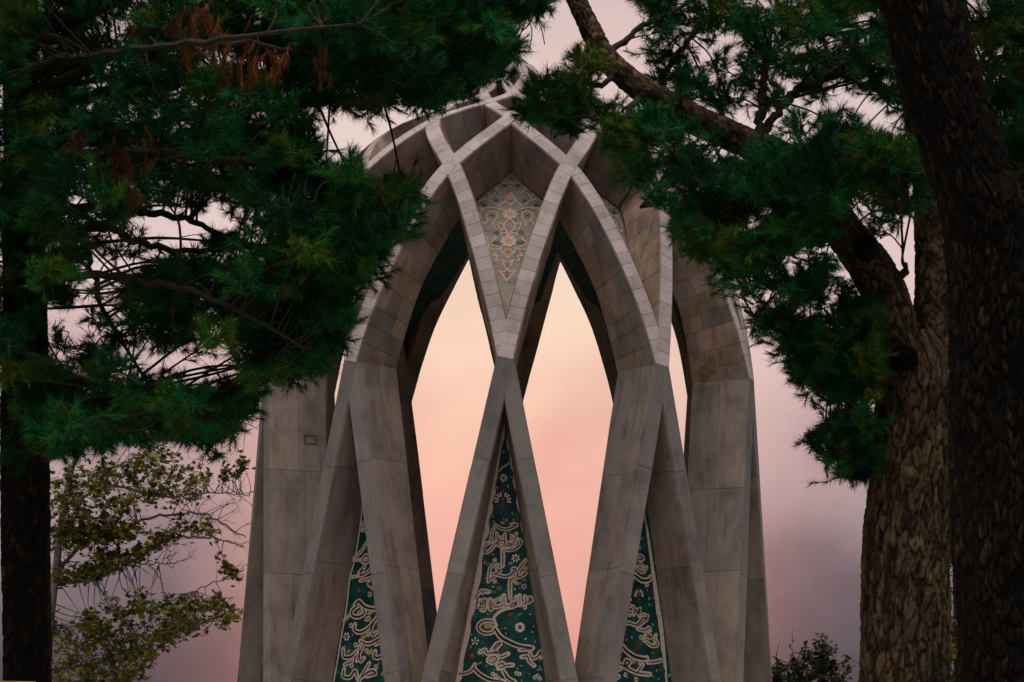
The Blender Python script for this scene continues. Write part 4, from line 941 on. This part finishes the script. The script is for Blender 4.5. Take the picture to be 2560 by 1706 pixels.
# knots and scars of the forked pine
def knot(name, x, y, r1, r2, mt, out):
    p = pix(x, y, D2) ; v = unit(CAM - p); v = unit(v * np.array([1, 1, 0])); p = pix(x, y, D2 - .33)
    Q = np.array([p - v * .25, p + v * out * .4, p + v * out, p + v * (out + .002), p + v * (out - .03)]); V, Fc = tube(Q, np.array([r1 * 1.5, r1 * 1.15, r1, r2, .004]), 14)
    o = link(name, mesh_np(name, V, Fc, np.full(len(V), .4), smooth=True), mt, None); o.parent = forked; o.matrix_parent_inverse = Matrix.Translation(-forked.location)
knot('cut_branch', 2274, 1188, .058, .05, M['cutwood'], .035)
knot('branch_scar', 2262, 892, .085, .06, M['darkbark'], .06)
knot('branch_scar', 2165, 615, .075, .05, M['darkbark'], .14)
# leaning pine nearest the viewer
D3 = 19.8
tr = {'base': np.append(pix(2510, 2500, D3)[:2], 0.0),
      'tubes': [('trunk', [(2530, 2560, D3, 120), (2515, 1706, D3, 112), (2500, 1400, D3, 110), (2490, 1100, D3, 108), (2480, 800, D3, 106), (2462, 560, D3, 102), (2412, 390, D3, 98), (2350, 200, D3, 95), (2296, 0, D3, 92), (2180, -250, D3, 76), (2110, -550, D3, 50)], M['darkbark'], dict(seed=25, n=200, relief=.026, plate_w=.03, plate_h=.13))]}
pine('pine_tree', 'thick dark pine trunk leaning left at the right edge of the view', tr,
     [[(2480, 700, D3, 20), (2560, 520, D3 + .4, 14), (2680, 400, D3 + .8, 8)], [(2330, 120, D3, 18), (2450, 60, D3 + .8, 10), (2600, 20, D3 + 1.2, 6)], [(2240, -60, D3, 16), (2360, -120, D3 + .5, 10), (2520, -160, D3 + .8, 6)],
      [(2140, -420, D3, 16), (2420, -620, D3 + .5, 11), (2900, -720, D3 + .8, 6)], [(2120, -500, D3, 14), (1960, -720, D3 - .5, 9), (1800, -900, D3 - .8, 5)], [(2180, -260, D3, 16), (2480, -360, D3 - 1.2, 11), (2950, -420, D3 - 1.6, 6)],
      [(2260, -20, D3, 14), (2150, -80, D3 + .3, 9), (2000, -120, D3 + .5, 5)]],
     [([(1700, -1000), (3300, -1000), (3300, -250), (1800, -250)], 110, D3 - 3.5, D3 + 3, [], 130),
      ([(2330, -200), (2700, -200), (2700, 520), (2560, 480), (2420, 200)], 90, D3 + .3, D3 + 2.2, [], 95), ([(1950, -200), (2350, -200), (2330, 40), (2100, 20)], 30, D3, D3 + 1.2, [], 90),
      ([(2480, 400), (2700, 400), (2700, 900), (2560, 900)], 24, D3 + .6, D3 + 2.0, [], 90)], 44, GP)

# broad-leaved trees farther off
def leafy(name, label, base_px, D0, trunk, limbs, masses, seed, m, size, group=None, bark='palebark', per=10, tone0=.5, tw_n=.35):
    r = np.random.default_rng(seed); base = np.append(pix(base_px[0], base_px[1], D0)[:2], 0.0); root = tag(empty(name, tuple(base)), label, 'tree', group); inv = Matrix.Translation(-Vector(base)); kids = []
    P, R = limb3(trunk); ac = Acc(); ac.add(*tube(P, R, 10)); kids.append(ac.build('trunk', M[bark], None, True))
    pts = [P]
    for l in limbs:
        P, R = limb3(l); P = P + r.normal(0, .03, P.shape); ac = Acc(); ac.add(*tube(P, R, 7)); pts.append(P)
        for q in range(int(len(P) * tw_n)):           # bare side twigs
            b0 = P[r.integers(len(P) // 3, len(P))]; d = unit(P[-1] - P[0]); v = unit(d * .7 + r.normal(0, .5, 3) + [0, 0, .2]); e = b0 + v * r.uniform(.4, 1.3)
            mid_ = (b0 + e) / 2 + r.normal(0, .1, 3); tw = catmull([b0, mid_, e], 4); ac.add(*tube(tw, np.linspace(.016, .005, len(tw)), 3))
            for w in range(2): ac.add(*tube(np.array([tw[4], tw[4] + unit(v + r.normal(0, .6, 3)) * r.uniform(.2, .5)]), np.array([.009, .004]), 3))
        kids.append(ac.build('branch', M[bark], None, True))
    allp = np.concatenate(pts); C = []; T = []; wa = Acc()
    for poly, count, d0, d1, rad in masses:
        xs = [p[0] for p in poly]; ys = [p[1] for p in poly]; got = 0
        while got < count:
            x = r.uniform(min(xs), max(xs)); y = r.uniform(min(ys), max(ys))
            if not inside(poly, x, y): continue
            got += 1; c = pix(x, y, r.uniform(d0, d1)); p0 = allp[int(np.argmin(np.linalg.norm(allp - c, axis=1) + r.uniform(0, .8, len(allp))))]
            tw = catmull([p0, (p0 + c) / 2 + r.normal(0, .12, 3), c], 3); wa.add(*tube(tw, np.linspace(.022, .008, len(tw)), 3)); tb = np.clip(r.normal(tone0, .2), 0, 1)
            for q in range(per):
                C.append(c + r.normal(0, 1, 3) * rad); T.append(np.clip(tb + r.normal(0, .12), 0, 1))
    if wa.n: o = wa.build('twigs', M[bark], None); o['kind'] = 'stuff'; kids.append(o)
    C = np.array(C); n = len(C); a = unit(np.array([0, 0, 1.0])) + r.normal(0, .55, (n, 3)); a /= np.linalg.norm(a, axis=1)[:, None]
    u = np.cross(a, r.normal(size=(n, 3))); u /= np.linalg.norm(u, axis=1)[:, None]; v = np.cross(a, u); sz = size * r.uniform(.6, 1.2, n)[:, None]
    prof = [(-.1, -1), (-.75, -.55), (-.45, -.1), (-1, .25), (-.3, .4), (0, 1), (.3, .4), (1, .25), (.45, -.1), (.75, -.55), (.1, -1)]   # lobed leaf
    V = np.stack([C + u * (px_ * sz) * .55 + v * (py_ * sz) * .55 + a * (abs(px_) * .18 * sz) for px_, py_ in prof], 1)
    k = len(prof); V = V.reshape(-1, 3); i = np.arange(n)[:, None] * k
    tri = np.array([(0, 1, 2), (0, 2, 10), (2, 3, 4), (4, 5, 6), (2, 4, 6), (2, 6, 8), (6, 7, 8), (2, 8, 10), (8, 9, 10)])
    Fc = (i[:, :, None] + tri[None]).reshape(-1, 3); o = link('leaves', mesh_np('leaves', V, Fc, np.repeat(T, k)), m, None); o['kind'] = 'stuff'; kids.append(o)
    for o in kids: o.parent = root; o.matrix_parent_inverse = inv
    return root
def zl(x, y): return (x / 2.39, 1050 + y / 2.39)
def ZL(pts, d): return [zl(x, y) + (d + (x - 300) * dd, r_) for x, y, r_, dd in [(p[0], p[1], p[2], 0.0012) for p in pts]]
D4 = 107.0
leafy('plane_tree', 'plane tree with pale bark and olive spring leaves behind the left side of the mausoleum', (120, 1830), D4,
      [(118, 1980, D4, 14)] + ZL([(285, 1450, 12), (300, 1200, 11), (335, 900, 10), (375, 560, 9), (430, 300, 6), (520, 60, 4), (560, -160, 2.5)], D4),
      [ZL([(330, 900, 5), (560, 700, 4.2), (700, 655, 4), (900, 585, 3.4), (1150, 560, 3), (1300, 600, 2.4), (1470, 705, 1.6)], D4), ZL([(320, 985, 5), (600, 940, 4), (780, 850, 3.4), (1000, 725, 3), (1250, 705, 2.2), (1460, 755, 1.4)], D4),
       ZL([(375, 520, 4), (640, 405, 3.4), (900, 440, 3), (1080, 470, 2.4), (1300, 430, 1.6), (1480, 460, 1)], D4), ZL([(290, 1500, 5), (600, 1440, 4.4), (900, 1330, 4), (1150, 1230, 3), (1420, 1130, 2)], D4), ZL([(400, 420, 4), (650, 300, 3), (900, 180, 2.2), (1150, 60, 1.6)], D4),
       ZL([(700, 880, 2), (880, 860, 1.6), (1000, 855, 1.4), (1095, 845, 1)], D4), ZL([(480, 200, 3), (620, -60, 2.4), (720, -300, 1.8), (800, -500, 1.2)], D4), ZL([(560, -100, 2.4), (640, -240, 2), (560, -420, 1.4), (520, -600, 1)], D4), ZL([(1100, 1050, 1.6), (1300, 960, 1.4), (1440, 900, 1)], D4),
       ZL([(850, 200, 2), (1100, 10, 1.8), (1300, -30, 1.4), (1530, 45, 1)], D4), ZL([(1100, -20, 1.6), (1300, -70, 1.3), (1530, -70, 1)], D4)],
      [([zl(*p) for p in ((320, 330), (640, 240), (980, 180), (1240, 330), (1260, 430), (1080, 500), (860, 500), (700, 560), (560, 640), (420, 760), (310, 760))], 200, D4 - 1.5, D4 + 2, .15),
       ([zl(*p) for p in ((310, 640), (560, 640), (720, 620), (880, 610), (860, 690), (700, 720), (520, 740), (310, 780))], 80, D4 - 1, D4 + 1, .13),
       ([zl(*p) for p in ((310, 880), (480, 870), (640, 780), (820, 760), (880, 800), (740, 870), (560, 960), (330, 990))], 80, D4 - 1, D4 + 1, .13),
       ([zl(*p) for p in ((820, 830), (900, 720), (980, 650), (1090, 590), (1130, 640), (1010, 740))], 22, D4 - .6, D4 + .6, .13), ([zl(*p) for p in ((1110, 660), (1290, 600), (1270, 720))], 9, D4 - .4, D4 + .4, .11),
       ([zl(*p) for p in ((310, 1568), (340, 1330), (440, 1250), (560, 1120), (820, 1030), (1060, 1080), (1300, 1050), (1420, 1130), (1380, 1250), (1080, 1280), (960, 1400), (860, 1500), (800, 1640), (310, 1700))], 300, D4 - 1.5, D4 + 1.5, .14),
       ([zl(*p) for p in ((1260, 880), (1350, 810), (1430, 960))], 9, D4 - .3, D4 + .3, .11), ([zl(*p) for p in ((1290, 330), (1460, 220), (1470, 280), (1340, 400))], 12, D4 - .3, D4 + .3, .10),
       ([zl(*p) for p in ((300, 1150), (360, 1180), (350, 1260), (300, 1300))], 5, D4 - .3, D4 + .3, .12), ([zl(*p) for p in ((480, -250), (760, -250), (700, 120), (500, 160))], 14, D4 - .5, D4 + .5, .16)], 55, M['leaf'], .21, per=9, tone0=.62)
D5 = 112
leafy('garden_tree', 'small dark leafy treetop rising at the lower right beside the mausoleum', (2055, 1830), D5,
      [(2055, 1972, D5, 6), (2052, 1760, D5, 4), (2056, 1680, D5, 3), (2058, 1600, D5, 1.4)],
      [[(2052, 1750, D5, 2.4), (2000, 1680, D5, 1.8), (1975, 1610, D5, 1)], [(2053, 1740, D5, 2.4), (2090, 1690, D5, 1.6), (2120, 1640, D5, 1)], [(2050, 1770, D5, 2), (1970, 1680, D5, 1.2), (1930, 1640, D5, .8)]],
      [([(1960, 1720), (1990, 1640), (2010, 1615), (2035, 1650), (2048, 1590), (2068, 1600), (2080, 1650), (2125, 1655), (2110, 1690), (2125, 1720), (2120, 1800), (1960, 1800)], 130, D5 - .8, D5 + .8, .13), ([(1925, 1650), (1960, 1660), (1970, 1720), (1930, 1760)], 10, D5 - .4, D5 + .4, .12)], 61, M['darkleaf'], .2, bark='twig', per=16, tone0=.3, tw_n=.1)
leafy('garden_tree', 'dark shrubby tree half hidden just behind the right foot of the mausoleum', (1925, 1850), 108,
      [(1925, 1975, 108, 4), (1928, 1760, 108, 3), (1935, 1690, 108, 1.5)], [[(1928, 1760, 108, 2), (1950, 1720, 108, 1.4), (1945, 1660, 108, 1)]],
      [([(1925, 1665), (1945, 1660), (1955, 1700), (1960, 1800), (1915, 1800)], 30, 107.5, 108.5, .13)], 66, M['darkleaf'], .2, bark='twig', per=14, tone0=.25, tw_n=.1)
leafy('garden_tree', 'leafy tree glimpsed through the slit between the forked and leaning trunks', (2385, 1850), 98,
      [(2392, 1985, 98, 5), (2388, 1600, 98, 4), (2384, 1400, 98, 3), (2380, 1260, 98, 1.5)], [[(2388, 1500, 98, 2.4), (2365, 1440, 98, 1.6), (2350, 1390, 98, 1)], [(2388, 1600, 98, 2.4), (2365, 1590, 98, 1.6), (2350, 1610, 98, 1)]],
      [([(2340, 1280), (2420, 1280), (2420, 1430), (2350, 1400)], 22, 97.5, 98.5, .13), ([(2385, 1270), (2440, 1240), (2520, 1320), (2540, 1800), (2390, 1800)], 130, 97.3, 99.2, .16), ([(2350, 1570), (2400, 1570), (2400, 1760), (2355, 1720)], 26, 97.5, 98.5, .13)], 71, M['leaf'], .18, bark='twig', per=12, tone0=.4, tw_n=.1)

# yellow board by the left trunk
bp = pix(30, 1703, 18.5); bd = empty('yellow_board', (bp[0], bp[1], 0)); tag(bd, 'yellow painted board whose top edge shows in front of the left pine', 'board')
def box(name, c, sx, sy, sz, m, parent):
    V = [(c[0] + a * sx / 2, c[1] + b2 * sy / 2, c[2] + d * sz / 2) for d in (-1, 1) for a, b2 in ((-1, -1), (1, -1), (1, 1), (-1, 1))]
    me = bpy.data.meshes.new(name); me.from_pydata(V, [], [(3, 2, 1, 0), (4, 5, 6, 7), (0, 1, 5, 4), (1, 2, 6, 5), (2, 3, 7, 6), (3, 0, 4, 7)]); return link(name, me, m, parent)
hb = bp[2]
box('board', (-.02, 0, hb - .2), .30, .025, .40, M['yellow'], bd); box('post', (-.02, .035, hb / 2 - .1), .05, .04, hb - .2, M['steel'], bd)

# unseen trees added behind the viewer and beside the lawn to block low light
def shade_grove(name, label, spots, seed):
    r = np.random.default_rng(seed); C = []; T = []; ac = Acc()
    for x, y, h, w in spots:
        n = int(620 * w * w / 9); p = r.normal(size=(n, 3)); p /= np.linalg.norm(p, axis=1)[:, None]; p *= r.random((n, 1)) ** .35
        C.append(np.array([x, y, h * .6]) + p * np.array([w, w, h * .42])); T.append(r.random(n))
        ac.add(*tube(np.array([(x, y, 0), (x + .1, y, h * .35), (x, y + .1, h * .8)]), np.array([.3, .24, .1]), 7))
    C = np.concatenate(C); T = np.concatenate(T); n = len(C); a = r.normal(size=(n, 3)); a /= np.linalg.norm(a, axis=1)[:, None]; u = np.cross(a, r.normal(size=(n, 3))); u /= np.linalg.norm(u, axis=1)[:, None]; v = np.cross(a, u); s = r.uniform(.25, .6, n)[:, None]
    V = np.stack([C - u * s * .6, C - v * s * .5 + a * s * .2, C + u * s * .6, C + v * s + a * s * .1], 1).reshape(-1, 3); Fc = np.arange(len(V)).reshape(-1, 4)
    ac.add(V, Fc, np.repeat(T, 4)); o = ac.build(name, M['darkleaf']); tag(o, label, 'shade_grove', None, 'stuff')
sp = []
for k in range(30):
    sp.append((rng.uniform(-40, 40), rng.uniform(-132, -112), rng.uniform(11, 15), rng.uniform(3.2, 4.8)))
for k in range(16):
    sg = 1 if k % 2 else -1; sp.append((sg * rng.uniform(16, 34), rng.uniform(-106, -74), rng.uniform(9, 14), rng.uniform(3, 4.5)))
for k in range(34):                       # tall trees added down both sides, out of view, to darken the lower legs
    sg = 1 if k % 2 else -1; y_ = -90 + 78 * (k // 2) / 16 + rng.uniform(-2, 2)
    sp.append((sg * (19 + rng.uniform(0, 9) + max(0, y_ + 30) * .15), y_, rng.uniform(16, 21), rng.uniform(4, 5)))
shade_grove('shade_grove', 'dense dark unseen trees added behind the viewpoint and along both sides of the lawn for shade', sp, 81)
